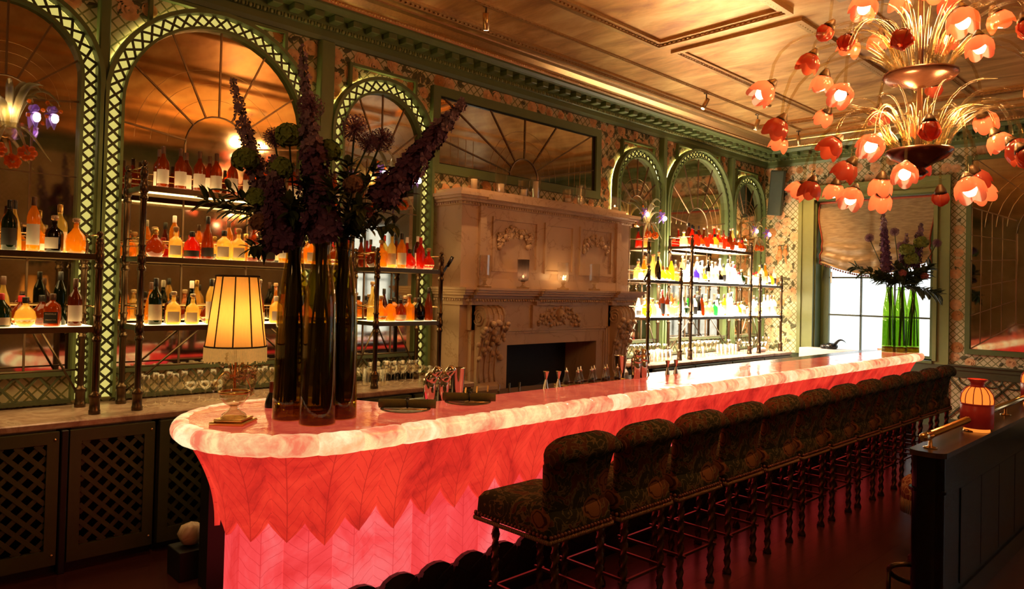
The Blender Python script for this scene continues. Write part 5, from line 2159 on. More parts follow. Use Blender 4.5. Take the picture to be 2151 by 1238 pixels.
# small smoke detector
t = MB().lathe([(.03, -.03), (.045, -.02), (.05, 0)], 14).obj('smoke_detector', M_['gold_trim'], None, loc=(-4.35, 8.75, CZ))
tag(t, 'small round detector on the gilded ceiling between two spotlights', 'detector')

# ------------------------------------------------------------------ iris wall sconces
def sconce(y, z, label, seed):
    r = random.Random(seed)
    t = thing('iris_sconce', label, 'lamp', (WX + .03, y, z), group='glass iris sconces on the arched mirrors')
    MB().lathe([(.02, -.06), (.05, -.05), (.12, -.01), (.15, .005), (.14, .012), (.04, -.01)], 20, Matrix.Translation((.14, 0, 0))).obj('dish', M_['ch_glass'], t)
    MB().bar((0, 0, -.02), (.14, 0, -.02), .03, .02).lathe([(.05, -.04), (.05, .04)], 10, Matrix.Rotation(pi / 2, 4, 'Y')).obj('bracket', M_['brass'], t)
    mb = MB()
    for k in range(11):
        a = 2 * pi * k / 11 + r.uniform(-.2, .2)
        ca, sa = cos(a), sin(a)
        if ca < -.5:
            ca = -.3
        L, H = r.uniform(.14, .30), r.uniform(.12, .30)
        p = bez((.14 + .03 * ca, .03 * sa, 0), (.14 + .05 * ca, .06 * sa, H), (.14 + L * .6 * max(ca, -.2), L * .8 * sa, H * 1.25), (.14 + L * max(ca, -.3), L * 1.25 * sa, H * r.uniform(.7, 1.2)), 9)
        mb.tube(p, [.012, .016, .02, .022, .022, .018, .014, .010, .007, .003], 6, flat=.45)
    for k in range(4):
        a = -1.4 + .93 * k
        p = bez((.2, .06 * sin(a), 0), (.24, .12 * sin(a), -.03), (.22, .16 * sin(a), -.12), (.24, .2 * sin(a) + .02, -.2), 7)
        mb.tube(p, [.012, .016, .017, .015, .012, .009, .006, .003], 6, flat=.5)
    mb.obj('glass_tendrils', M_['frost'], t)
    for k, (dy, dz, dx) in enumerate(((-.16, .12, .22), (.10, .08, .30), (.21, .10, .24))):
        c = Vector((dx, dy, dz))
        mb = MB()
        for q in range(6):
            a = 2 * pi * q / 6 + k
            out = Vector((cos(a) * .7, cos(a) * .3, sin(a)))
            p = bez(c, c + out * .03 + Vector((.03, 0, 0)), c + out * .065, c + out * .085 + Vector((0, 0, -.02)), 5)
            mb.tube(p, [.008, .022, .026, .02, .012, .003], 6, flat=.35)
        io = mb.obj('iris_flower', M_['iris'], t)
        mb = MB().ball(c + Vector((.045, .01, -.03)), .022, 8, 6, 1.3)
        mb.obj('bulb', M_['white_bulb'], io)
        mb = MB()
        for q in range(3):
            a = 2 * pi * q / 3
            mb.ball(c + Vector((.0, cos(a) * .05, sin(a) * .05 + .03)), .014, 6, 4)
        mb.obj('yellow_petal', M_['orange_glass'], io)
    for dy in (-.07, .09):
        c = Vector((.22, dy, -.16))
        mb = MB().tube([(.18, dy * .7, -.03), c], .006, 6)
        for q in range(7):
            a = 2 * pi * q / 7
            mb.ball(c + Vector((.012 * cos(a), .035 * cos(a), .032 * sin(a))), .022, 7, 5)
        mb.obj('orange_flower', M_['orange_glass'], t)
    lamp('sconce_light', 'POINT', (WX + .20, y + .0, z + .10), 3, (1, .70, .45), .05)


sconce(.885, 2.70, 'glass iris wall lamp on the narrow arch nearest the camera', 1)
sconce(3.77, 2.66, 'glass iris wall lamp behind the allium flowers', 2)
sconce(7.75, 2.66, 'glass iris wall lamp on the arch just beyond the fireplace', 3)
sconce(10.66, 2.66, 'glass iris wall lamp on the corner arch by the window', 4)
# ------------------------------------------------------------------ lamp with silk shade and crystal flower urn
LXP, LYP = -3.455, 1.505
t = thing('table_lamp', 'fringed amber silk table lamp with crystal flower urn on the bar end', 'lamp', (LXP, LYP, BTOP), (0, 0, .75))
ZS0, ZS1 = .375, .715
n = 32
rings = []
for z, r in ((ZS0, .140), (ZS0 + .004, .141), (ZS1 - .004, .098), (ZS1, .097)):
    rings.append([(r * cos(2 * pi * k / n), r * sin(2 * pi * k / n), z) for k in range(n)])
MB().loft(rings, True, False, True).obj('shade', M_['shade'], t)
mb = MB()
for k in range(10):
    a = 2 * pi * k / 10
    mb.tube([(.1415 * cos(a), .1415 * sin(a), ZS0), (.099 * cos(a), .099 * sin(a), ZS1)], .0035, 5)
for z, r in ((ZS0, .142), (ZS1, .099)):
    mb.tube([(r * cos(2 * pi * k / 40), r * sin(2 * pi * k / 40), z) for k in range(41)], .005, 5)
mb.obj('shade_trim', M_['shade_trim'], t)
mb = MB()
for k in range(130):
    a = 2 * pi * k / 130
    L = random.uniform(.062, .078)
    mb.bar((.143 * cos(a), .143 * sin(a), ZS0), (.145 * cos(a), .145 * sin(a), ZS0 - L), .0055, .003, (cos(a), sin(a), 0))
mb.obj('fringe', M_['fringe'], t)
MB().tube([(0, 0, .17), (0, 0, .60)], .007, 8).obj('stem', M_['gilt'], t)
MB().ball((0, 0, .50), .028, 10, 8, 1.3).obj('bulb', M_['bulb'], t)
lamp('shade_light', 'POINT', (LXP, LYP, BTOP + .53), 3.6, (1, .50, .14), .03)
MB().bev(-.085, .085, -.085, .085, 0, .016, .004).bev(-.07, .07, -.07, .07, .016, .028, .004).obj('base', M_['gilt'], t)
MB().lathe([(.062, .028), (.055, .045), (.03, .062), (.016, .078), (.022, .086)], 16).obj('crystal_foot', M_['crystal'], t)
mb = MB()
n = 24
rings = []
for z, r in ((.084, .020), (.10, .045), (.13, .066), (.15, .070), (.17, .060), (.20, .052), (.225, .058), (.232, .060), (.232, .050), (.2, .045)):
    rings.append([(r * (1 + (.05 if k % 2 else 0) * (z < .15)) * cos(2 * pi * k / n), r * (1 + (.05 if k % 2 else 0) * (z < .15)) * sin(2 * pi * k / n), z) for k in range(n)])
mb.loft(rings, True, False, True)
mb.obj('urn', M_['crystal'], t)
MB().tube([(.071 * cos(2 * pi * k / 30), .071 * sin(2 * pi * k / 30), .152) for k in range(31)], .006, 6).obj('urn_band', M_['gilt'], t)
rk = random.Random(9)
for k, (dy, dz, dx) in enumerate(((-.13, .33, .02), (-.10, .24, .06), (-.15, .20, -.03), (.07, .36, .03), (.14, .31, 0), (.15, .22, .03), (.05, .25, .07), (-.06, .30, -.04), (.11, .14, .04), (-.02, .28, .06))):
    c = Vector((dx, dy, dz))
    mb = MB().tube(bez((dx * .2, dy * .2, .22), (dx * .3, dy * .3, .30), (dx * .9, dy * .9, dz + .03), c, 8), .0028, 5)
    so = mb.obj('flower_stem', M_['gilt'], t)
    mb = MB()
    if k in (0, 1, 3, 6):
        for q in range(8):
            a = 2 * pi * q / 8
            mb.lathe([(.002, -.012), (.009, 0), (.002, .016)], 6, Matrix.Translation(c + Vector((.004, .024 * cos(a), .024 * sin(a)))) @ Matrix.Rotation(-a + pi / 2, 4, 'X') @ Matrix.Scale(1, 4))
        mb.ball(c + Vector((.008, 0, 0)), .011, 8, 6)
    else:
        mb.lathe([(.002, -.03), (.017, -.008), (.015, .01), (.002, .024)], 8, Matrix.Translation(c) @ Matrix.Rotation(rk.uniform(-.8, .8), 4, 'X'))
    mb.obj('crystal_flower', M_['crystal'], so)
mb = MB().tube(bez((.03, .0, .22), (.05, -.04, .30), (.03, .05, .34), (.02, .0, .40), 12), [.02, .026, .028, .026, .024, .022, .018, .015, .012, .016, .018, .012, .004], 8)
mb.tube(bez((.03, .02, .24), (.05, .08, .26), (.05, .11, .2), (.04, .10, .12), 10), [.012, .02, .026, .03, .032, .03, .026, .02, .014, .008, .003], 8, flat=.6)
mb.obj('crystal_bird', M_['crystal'], t)
# wine bottle behind the vases
t = thing('wine_bottle', 'dark wine bottle with red capsule beside the glass vases', 'bottle', (-3.78, 1.86, BTOP - .10))
MB().lathe([(.001, 0), (.036, 0), (.038, .01), (.038, .12), (.03, .155), (.015, .185), (.0145, .235)], 16).obj('body', M_['black'], t)
MB().lathe([(.0155, .18), (.0165, .185), (.0165, .24), (.013, .243)], 12).obj('capsule', plain('red_capsule', (.22, .05, .02), .4), t)

# ------------------------------------------------------------------ tall vases of flowers on the bar
def vase(x, y, z, sc, glass, foot, water, label, fill=.52):
    t = thing('bottle_vase', label, 'vase', (x, y, z))
    t.scale = (sc, sc, sc)
    H = .90
    pr = [(.087, .0), (.0885, .01), (.080, .50), (.078, .58), (.070, .66), (.054, .75), (.045, .81), (.041, .85), (.045, .895), (.047, .90)]
    inn = [(.043, .90), (.038, .85), (.041, .81), (.050, .75), (.066, .66), (.074, .58), (.076, .50), (.083, .09)]
    MB().lathe(pr + inn, 28, caps=False).obj('glass_body', M_[glass], t)
    MB().lathe([(.001, .003), (.085, .004), (.0825, .075), (.06, .055), (.001, .05)], 28, caps=False).obj('thick_foot', M_[foot], t)
    MB().lathe([(.001, .07), (.080, .088), (.0745, fill), (.001, fill)], 24, caps=False).obj('water', M_[water], t)
    return t


VP = [(-3.405, 1.775), (-3.205, 1.815), (-3.285, 1.985)]
VL = ['tall olive glass bottle vase nearest the fringed lamp', 'tall olive glass bottle vase in front, middle of the three', 'tall olive glass bottle vase nearest the place settings']
for (x, y), lb in zip(VP, VL):
    vase(x, y, BTOP + .001, 1.0, 'olive', 'olive_base', 'water', lb)
VF = [(-3.26, 9.99), (-3.13, 10.02), (-3.04, 10.18)]
for (x, y), lb in zip(VF, ['green bottle vase at the far bar end, nearest the aisle behind the bar', 'green bottle vase at the far bar end, middle one', 'green bottle vase at the far bar end, nearest the stools']):
    vase(x, y, BTOP + .001, .93, 'green_vase', 'green_base', 'green_water', lb, .45)


def florets(mb, p0, p1, r0, r1, n, r, size):
    """spike of small five-petal florets between two points"""
    p0, p1 = Vector(p0), Vector(p1)
    ax = (p1 - p0).normalized()
    u = ax.cross(Vector((.3, .8, .1))).normalized()
    v = ax.cross(u)
    for i in range(n):
        t_ = (i + r.random()) / n
        a = i * 2.4 + r.uniform(-.4, .4)
        rad = r0 + (r1 - r0) * t_
        out = (u * cos(a) + v * sin(a))
        s = size * (1.1 - .5 * t_) * r.uniform(.7, 1.35)
        c = p0 + (p1 - p0) * t_ + out * rad * (r.uniform(.35, .8) if i % 3 else r.uniform(.9, 1.25))
        n1 = (out + ax * .25).normalized()
        e1 = n1.cross(ax).normalized()
        e2 = n1.cross(e1)
        ph = r.uniform(0, 6)
        for k in range(5):
            b = ph + 2 * pi * k / 5
            d1 = e1 * cos(b) + e2 * sin(b)
            d2 = e1 * cos(b + .55) + e2 * sin(b + .55)
            d3 = e1 * cos(b - .55) + e2 * sin(b - .55)
            mb.add([c, c + d2 * s * .75 + n1 * s * .12, c + d1 * s + n1 * s * .3, c + d3 * s * .75 + n1 * s * .12], [(0, 1, 2, 3)])


def stem_curve(foot, neck, tip, n=14):
    f, k, t_ = Vector(foot), Vector(neck), Vector(tip)
    a = bez(f, f + (k - f) * .4, k - Vector((0, 0, .12)), k, 6)
    b = bez(k, k + Vector((0, 0, .16)) + (k - f) * .02, t_ - (t_ - k) * .35, t_, n - 6)
    return a + b[1:]


def leaf_blade(mb, c, d, L, W, r, droop=.2):
    d = Vector(d).normalized()
    s = d.cross(Vector((0, 0, 1)))
    if s.length < .01:
        s = Vector((1, 0, 0))
    s.normalize()
    up = s.cross(d)
    pts = [Vector(c)]
    for t_, w_ in ((.25, .8), (.55, 1.0), (.8, .6)):
        m_ = Vector(c) + d * L * t_ - Vector((0, 0, droop * L * t_ * t_))
        pts += [m_ + s * W * w_ + up * W * .3, m_ - s * W * w_ + up * W * .3, m_]
    pts.append(Vector(c) + d * L - Vector((0, 0, droop * L)))
    mb.add(pts, [(0, 3, 1), (0, 2, 3), (1, 3, 6, 4), (3, 2, 5, 6), (4, 6, 9, 7), (6, 5, 8, 9), (7, 9, 10), (9, 8, 10)])


def flower_thing(name, label, cat, vx, vz, tip, base_r=.03, rad=.006, seed=0, nleaf=0, leafs=.09, stem='stem', zfoot=.09, sc=1.0, zb=BTOP):
    r = random.Random(seed)
    t = thing(name, label, cat, (vx[0], vx[1], zb))
    fo = (r.uniform(-base_r, base_r), r.uniform(-base_r, base_r), zfoot * sc)
    nk = (r.uniform(-.022, .022), r.uniform(-.022, .022), .86 * sc)
    tl = Vector(tip) - Vector((vx[0], vx[1], zb))
    pts = stem_curve(fo, nk, tl)
    MB().tube(pts, rad, 6).obj('stem', M_[stem], t)
    if nleaf:
        mb = MB()
        for k in range(nleaf):
            u = r.uniform(.42, .9)
            p = pts[int(u * (len(pts) - 1))]
            a = r.uniform(0, 2 * pi)
            leaf_blade(mb, p, (cos(a), sin(a), r.uniform(-.1, .7)), leafs * r.uniform(.6, 1.3), leafs * r.uniform(.13, .22), r)
        mb.obj('leaves', M_['leaf'], t, kind='stuff')
    return t, pts, r, tl


def delphinium(label, v, p0, tip, col, r0, n, seed, size=.026, sc=1.0):
    t, pts, r, tl = flower_thing('delphinium', label, 'flower', v, 0, p0, seed=seed, rad=.008 * sc, nleaf=6, sc=sc)
    o = Vector((v[0], v[1], BTOP))
    a, b = Vector(p0) - o, Vector(tip) - o
    MB().tube([a, a + (b - a) * .5, b], [.008 * sc, .006 * sc, .002], 6).obj('flower_spike', M_['stem'], t)
    mb = MB()
    m_ = a + (b - a) * .70
    florets(mb, a, m_, r0, r0 * .62, int(n * .82), r, size)
    mb.obj('florets', M_[col], t, kind='stuff')
    mb = MB()
    florets(mb, m_, b, r0 * .62, r0 * .25, int(n * .16), r, size * .8)
    mb.obj('upper_florets', M_['mauve'], t, kind='stuff')


def at_px(px, py, dd):
    """point of the bouquet: a place in the plane through the vases (turned to face the room), dd metres nearer or further"""
    r = fwd * 1.0 + rgt2 * ((px - 1076.88) / 1517.3165) + dwn2 * ((py - 584.478) / 1517.3165)
    p = r * (3.50 + dd)
    return (p.x, p.y, p.z + 1.75)


A = at_px
delphinium('greyish mauve delphinium leaning towards the tall amber stand', VP[0], A(575, 500, .05), A(488, 165, .10), 'mauve', .052, 210, 1, .029)
delphinium('tallest dark delphinium rising straight up from the middle vase', VP[1], A(676, 500, -.05), A(648, 235, -.05), 'purple', .086, 380, 2, .034)
delphinium('pale purple delphinium tip standing highest behind the dark one', VP[0], A(655, 330, .10), A(634, 90, .10), 'mauve', .038, 120, 3, .026)
delphinium('long purple delphinium leaning far out towards the chimneypiece', VP[2], A(800, 425, .0), A(975, 212, .05), 'purple', .064, 400, 4, .033)
delphinium('dark delphinium low on the side nearest the fringed lamp', VP[0], A(590, 520, -.08), A(572, 330, -.04), 'purple', .062, 220, 5, .032)


def allium(label, v, c, rad, seed, sc=1.0):
    t, pts, r, tl = flower_thing('allium', label, 'flower', v, 0, c, seed=seed, rad=.0055 * sc, sc=sc)
    mb = MB()
    for i in range(150):
        z = 1 - 2 * (i + .5) / 150
        a = i * 2.39996
        d = Vector((sqrt(1 - z * z) * cos(a), sqrt(1 - z * z) * sin(a), z))
        rr_ = rad * r.uniform(.86, 1.06)
        mb.bar(tl, tl + d * rr_, .0016, .0016)
        e1 = d.cross(Vector((.2, .3, .9))).normalized()
        e2 = d.cross(e1)
        c_ = tl + d * rr_
        s = rad * .16
        for k in range(3):
            b = r.uniform(0, 6)
            w1 = e1 * cos(b) + e2 * sin(b)
            w2 = d.cross(w1)
            mb.add([c_ - w1 * s, c_ + w2 * s * .3 + d * s * .4, c_ + w1 * s, c_ - w2 * s * .3 + d * s * .4], [(0, 1, 2, 3)])
    mb.obj('flower_head', M_['allium'], t)


allium('mauve allium globe, upper one against the narrow arched mirror', VP[2], A(745, 270, .05), .068, 11)
allium('mauve allium globe on the side nearest the chimneypiece', VP[2], A(802, 293, .0), .058, 12)
allium('mauve allium half hidden behind the upper allium globe', VP[1], A(775, 300, .12), .05, 13)
allium('brownish allium globe above the dark central delphinium', VP[1], A(652, 225, .0), .066, 14)
allium('brownish allium beside green hydrangea on the lamp side', VP[0], A(575, 290, .08), .05, 15)


def puff(name, label, v, c, rad, mat, seed, n=60, petal=.022, sc=1.0, nleaf=3):
    t, pts, r, tl = flower_thing(name, label, 'flower', v, 0, c, seed=seed, rad=.005 * sc, nleaf=nleaf, leafs=.1 * sc, sc=sc)
    mb = MB()
    mb.ball(tl, rad * .8, 10, 7, .85)
    for i in range(n):
        z = 1 - 1.75 * (i + .5) / n
        a = i * 2.39996 + r.uniform(-.2, .2)
        q = sqrt(max(0, 1 - z * z))
        d = Vector((q * cos(a), q * sin(a), z * .85))
        c_ = tl + d * rad * r.uniform(.85, 1.08)
        dn_ = d.normalized()
        e1 = dn_.cross(Vector((.2, .3, .9))).normalized()
        e2 = dn_.cross(e1)
        ph = r.uniform(0, 6)
        for k in range(4):
            b = ph + k * pi / 2
            w1, w2 = e1 * cos(b) + e2 * sin(b), e1 * cos(b + .8) + e2 * sin(b + .8)
            w3 = e1 * cos(b - .8) + e2 * sin(b - .8)
            mb.add([c_, c_ + w2 * petal * .7 + dn_ * petal * .2, c_ + w1 * petal, c_ + w3 * petal * .7 + dn_ * petal * .2], [(0, 1, 2, 3)])
    mb.obj('flower_head', M_[mat], t)


puff('hydrangea', 'green hydrangea ball beside the dark central delphinium', VP[0], A(607, 285, -.05), .062, 'hydr', 21)
puff('hydrangea', 'green hydrangea ball hanging out before the amber stand top shelf', VP[0], A(515, 335, .0), .060, 'hydr', 22)
puff('hydrangea', 'green hydrangea ball under the upper alliums', VP[1], A(690, 318, .05), .062, 'hydr', 23)
puff('hydrangea', 'small green hydrangea below the hanging green one', VP[0], A(540, 415, .02), .05, 'hydr', 24)
puff('hydrangea', 'dark green hydrangea deep in the bouquet on the lamp side', VP[0], A(590, 355, -.02), .06, 'hydr', 25)
puff('carnation', 'dusty carnation below the allium stems', VP[2], A(742, 388, -.08), .046, 'carn', 26, 46, .02)
puff('carnation', 'dusty carnation low on the lamp side of the bouquet', VP[0], A(546, 468, -.08), .044, 'carn', 27, 46, .02)
puff('carnation', 'pinkish carnation in the shade behind the leaning delphinium', VP[2], A(770, 445, .05), .03, 'pinkf', 28, 30, .016)


def foliage(label, v, tip, seed, n=26, L=.10, W=.014, sc=1.0, frond=False):
    t, pts, r, tl = flower_thing('foliage_stem', label, 'foliage', v, 0, tip, seed=seed, rad=.0035 * sc, sc=sc)
    mb = MB()
    m_ = len(pts)
    n = int(n * 1.7)
    for k in range(n):
        u = .5 + .5 * (k + r.random()) / n
        i = min(int(u * (m_ - 1)), m_ - 2)
        p = pts[i] + (pts[i + 1] - pts[i]) * r.random()
        d = (pts[i + 1] - pts[i]).normalized()
        a = r.uniform(0, 2 * pi)
        sd = d.cross(Vector((.1, .2, 1))).normalized()
        up = sd.cross(d)
        out = sd * cos(a) + up * sin(a)
        leaf_blade(mb, p, out + d * .9, L * r.uniform(.6, 1.3), W * r.uniform(.8, 1.5), r)
    mb.obj('leaves', M_['leaf'], t, kind='stuff')


for k, (px, py, dd, v, lb, n_, L_) in enumerate([
        (428, 418, .05, 0, 'long dark fern-like frond reaching out over the tall amber stand', 40, .10),
        (480, 400, -.05, 0, 'narrow-leaved frond drooping in front of the amber top shelf', 34, .09),
        (525, 520, -.1, 0, 'low leafy stem on the lamp side of the vases', 30, .08),
        (610, 430, -.15, 0, 'dense leafy stem at the front of the bouquet, lamp side', 44, .10),
        (640, 380, -.1, 1, 'dense leafy stem before the dark central delphinium', 44, .10),
        (700, 400, -.15, 1, 'dense leafy stem rising from the middle vase', 46, .10),
        (730, 345, .05, 2, 'dark leafy stem under the allium globes', 40, .09),
        (790, 350, .05, 2, 'dark leafy stem beside the leaning delphinium foot', 36, .09),
        (830, 470, .0, 2, 'thin leafy stem arching towards the chimneypiece', 28, .08),
        (660, 450, .1, 1, 'leafy stem at the back of the bouquet', 46, .10),
        (760, 430, -.12, 2, 'leafy stem at the front of the vase nearest the place settings', 46, .09),
        (570, 440, .1, 0, 'leafy stem at the back of the bouquet, lamp side', 46, .10),
        (850, 410, .0, 2, 'narrow-leaved stem hanging below the leaning delphinium', 26, .09)]):
    foliage(lb, VP[v], A(px, py, dd), 40 + k, n_, L_)
# extra cut stems filling the three vases
for v in range(3):
    for k in range(7):
        r = random.Random(v * 10 + k)
        t = thing('cut_stem', 'bare green cut stem standing inside an olive glass vase', 'stem', (VP[v][0], VP[v][1], BTOP), group='bare cut stems inside the olive vases')
        a, b = r.uniform(0, 6.3), r.uniform(0, 6.3)
        MB().tube([(.065 * cos(a), .065 * sin(a), .09), (.045 * cos(a), .045 * sin(a), .5), (.026 * cos(b), .026 * sin(b), .85), (.07 * cos(b), .07 * sin(b), 1.1)], .006, 6).obj('stem', M_['stem'], t)

# far bouquet
def B(px, py, dd):
    r = fwd + rgt2 * ((px - 1076.88) / 1517.3165) + dwn2 * ((py - 584.478) / 1517.3165)
    p = r * (9.25 + dd)
    return (p.x, p.y, p.z + 1.75)


def far_spike(label, v, p0, tip, col, r0, n, seed):
    delphinium(label, v, p0, tip, col, r0, n, seed, .034, .93)


far_spike('tall purple delphinium in front of the silk window blind', VF[0], B(1862, 570, 0), B(1855, 445, 0), 'purple', .06, 200, 61)
far_spike('purple delphinium on the window side of the far bouquet', VF[2], B(1920, 560, 0), B(1936, 470, .1), 'purple', .065, 180, 62)
far_spike('dark delphinium in the middle of the far bouquet', VF[1], B(1890, 590, .1), B(1905, 490, .1), 'purple', .05, 140, 65)
for k, (px, py) in enumerate(((1826, 500), (1879, 487), (1892, 517), (1968, 511))):
    allium('small mauve allium of the far bouquet, %s from the blind edge' % ORD[k], VF[min(k, 2)], B(px, py, .1), .055, 70 + k, .93)
for k, (px, py, lb) in enumerate(((1905, 525, 'yellowish hydrangea in the far bouquet'), (1935, 510, 'dark green hydrangea at the window side of the far bouquet'), (1915, 545, 'green hydrangea low in the far bouquet'))):
    puff('hydrangea', lb, VF[1], B(px, py, -.05), .085, 'hydr', 80 + k, 50, .03, .93)
for k, (px, py, lb) in enumerate(((1942, 580, 'red rose against the bright window'), (1896, 574, 'pink rose low in the far bouquet'))):
    puff('rose', lb, VF[2], B(px, py, -.05), .045, 'pinkf', 90 + k, 30, .022, .93)
for k, (px, py, lb) in enumerate(((1795, 560, 'feathery frond of the far bouquet before the blind'), (1842, 575, 'leafy stem of the far bouquet by the window pane'), (1880, 560, 'dense leafy stem in the middle of the far bouquet'),
                                  (1925, 575, 'leafy stem on the stool side of the far bouquet'), (1975, 620, 'drooping leafy sprig over the window frame'), (1955, 560, 'leafy sprig behind the red rose'))):
    foliage(lb, VF[k % 3], B(px, py, 0), 100 + k, 40, .13, .026, .93)
for v in range(3):
    for k in range(4):
        r = random.Random(v * 20 + k)
        t = thing('cut_stem', 'bare green cut stem standing inside a green glass vase', 'stem', (VF[v][0], VF[v][1], BTOP), group='bare cut stems inside the green vases')
        a, b = r.uniform(0, 6.3), r.uniform(0, 6.3)
        MB().tube([(.06 * cos(a), .06 * sin(a), .09), (.04 * cos(a), .04 * sin(a), .5), (.022 * cos(b), .022 * sin(b), .80), (.06 * cos(b), .06 * sin(b), .98)], .006, 6).obj('stem', M_['stem'], t)

# ------------------------------------------------------------------ place settings and bar tools
def setting(x, y, rz, lp_, ln, lk):
    t = MB().lathe([(.001, .004), (.085, .005), (.095, .009), (.135, .016), (.137, .019), (.10, .013), (.085, .009), (.001, .008)], 36, caps=False).obj('plate', M_['china'], None, loc=(x, y, BTOP), rot=(0, 0, rz))
    tag(t, lp_, 'plate')
    n_ = thing('rolled_napkin', ln, 'napkin', (x - .01, y + .02, BTOP + .019), (0, 0, rz))
    rings = []
    for i in range(9):
        u = -.155 + .31 * i / 8
        r0 = .030 - .006 * max(0, 1 - abs(u) / .03)
        rings.append([(u, r0 * cos(2 * pi * k / 14), .024 + r0 * .82 * sin(2 * pi * k / 14)) for k in range(14)])
    MB().loft(rings).obj('roll', M_['napkin'], n_)
    sp = []
    for i in range(26):
        a = i * .55
        rr_ = .027 * (1 - i / 28)
        sp.append((-.1555, rr_ * cos(a), .024 + rr_ * .82 * sin(a)))
    MB().tube(sp, .0022, 4).obj('fold_edge', M_['leaf'], n_)
    MB().tube([(.0, .0285 * cos(2 * pi * k / 20), .024 + .026 * sin(2 * pi * k / 20)) for k in range(21)], .005, 6).ball((0, -.006, .052), .011, 8, 6, .7).obj('ribbon', M_['black'], n_)
    for k, (off, nm, lab) in enumerate(((-.055, 'knife', lk[0]), (-.072, 'fork', lk[1]))):
        c = thing(nm, lab, nm, (x, y, BTOP + .019), (0, 0, rz))
        if nm == 'knife':
            MB().tube([(-.02, off, .006), (.12, off, .006)], .0055, 8, flat=.6).obj('handle', M_['brass'], c)
            MB().bar((-.11, off, .006), (-.02, off, .006), .014, .0018).obj('blade', M_['steel'], c)
        else:
            MB().tube([(-.03, off, .006), (.10, off, .006)], [.003, .005], 8, flat=.6).obj('handle', M_['brass'], c)
            m2 = MB().bar((-.06, off, .006), (-.03, off, .006), .018, .0025)
            for q in (-1.5, -.5, .5, 1.5):
                m2.bar((-.105, off + q * .0052, .008), (-.06, off + q * .0052, .006), .0028, .002)
            m2.obj('tines', M_['steel'], c)


setting(-3.225, 2.36, .86, 'patterned brown plate under the napkin roll nearest the vases', 'olive napkin roll with black ribbon nearest the glass vases',
        ('brass-handled knife by the napkin roll nearest the vases', 'brass fork by the napkin roll nearest the vases'))
setting(-3.215, 2.80, .86, 'patterned brown plate under the napkin roll in front of the shakers', 'olive napkin roll with black ribbon in front of the shakers',
        ('brass-handled knife by the napkin roll before the shakers', 'brass fork by the napkin roll before the shakers'))


def tin(x, y, label, h=.20):
    t = thing('mixing_tin', label, 'shaker', (x, y, BTOP - .012), group=None)
    MB().lathe([(.001, 0), (.032, 0), (.034, .004), (.046, h - .004), (.049, h), (.046, h - .003), (.033, .006)], 24, caps=False).obj('cup', M_['steel'], t)
    return t


def shaker(x, y, label, tilt=.75, az=.4):
    t = thing('cocktail_shaker', label, 'shaker', (x, y, BTOP - .012))
    MB().lathe([(.001, 0), (.030, 0), (.033, .004), (.040, .135), (.036, .15)], 22).obj('cup', M_['steel'], t)
    T = Matrix.Translation((.0, .0, .14)) @ Matrix.Rotation(az, 4, 'Z') @ Matrix.Rotation(tilt, 4, 'Y')
    MB().lathe([(.040, .0), (.042, .012), (.034, .04), (.027, .052)], 22, T).obj('strainer_top', M_['steel'], t)
    MB().lathe([(.028, .05), (.029, .054), (.027, .095), (.018, .102), (.001, .104)], 20, T).obj('cap', M_['steel'], t)
    return t


shaker(-3.455, 2.70, 'steel cocktail shaker with tilted top nearest the vases')
shaker(-3.45, 2.80, 'steel cocktail shaker with tilted top next to the tall mixing tin')
tin(-3.455, 2.92, 'tall steel mixing tin behind the second napkin roll')


def jigger(x, y, label, s=1.0):
    t = thing('jigger', label, 'jigger', (x, y, BTOP - .012))
    t.scale = (s, s, s)
    MB().lathe([(.024, 0), (.023, .004), (.008, .066), (.007, .07)], 18).obj('lower_cup', M_['steel'], t)
    MB().lathe([(.007, .07), (.009, .075), (.021, .124), (.0215, .126), (.019, .124), (.006, .078)], 18, caps=False).obj('upper_cup', M_['steel'], t)


jigger(-3.465, 3.74, 'steel double jigger nearest the tray of bitters, taller one', 1.0)
jigger(-3.455, 3.86, 'steel double jigger touching the bitters tray side', .96)
jigger(-3.455, 5.24, 'steel jigger of the far pair, nearer the fireplace', 1.0)
jigger(-3.45, 5.36, 'steel jigger of the far pair, nearer the window', 1.0)
t = MB().bev(-.07, .07, -.36, .36, 0, .006, .002).bx(-.07, -.066, -.36, .36, .006, .014).bx(.066, .07, -.36, .36, .006, .014).bx(-.066, .066, -.36, -.356, .006, .014).bx(-.066, .066, .356, .36, .006, .014).obj('bitters_tray', M_['brass'], None, loc=(-3.50, 4.30, BTOP - .012))
tag(t, 'long shallow brass tray carrying the bitters bottles on the bar', 'tray')
bbm = [MB().lathe([(.001, .0), (.027, 0), (.029, .005), (.026, .03), (.014, .065), (.012, .085), (.015, .088), (.012, .09)], 14), MB().lathe([(.001, .002), (.024, .003), (.024, .024), (.001, .024)], 12, caps=False), MB().lathe([(.013, .088), (.013, .098), (.004, .104), (.0035, .122), (.002, .124)], 10)]
bbm = [bbm[0].mesh('glass_body', M_['cut']), bbm[1].mesh('liquid', M_['brown']), bbm[2].mesh('dasher_top', M_['steel'])]
for k in range(8):
    t = thing('bitters_bottle', 'small cut-glass bitters bottle with steel dasher, %s along the brass tray' % ORD[k], 'bottle', (-3.50 + (.02 if k % 2 else -.02), 4.02 + k * .080, BTOP - .004), group='bitters bottles on the tray')
    for nm, me in zip(('glass_body', 'liquid', 'dasher_top'), bbm):
        link(nm, me, t)
tin(-3.53, 4.68, 'tall steel mixing tin at the far end of the bitters tray', .19)
shaker(-3.42, 4.74, 'steel cocktail shaker beside the bitters tray, copper reflections', .2, 0)
shaker(-3.44, 4.86, 'steel cocktail shaker furthest along the bar by the tap', .3, 2)
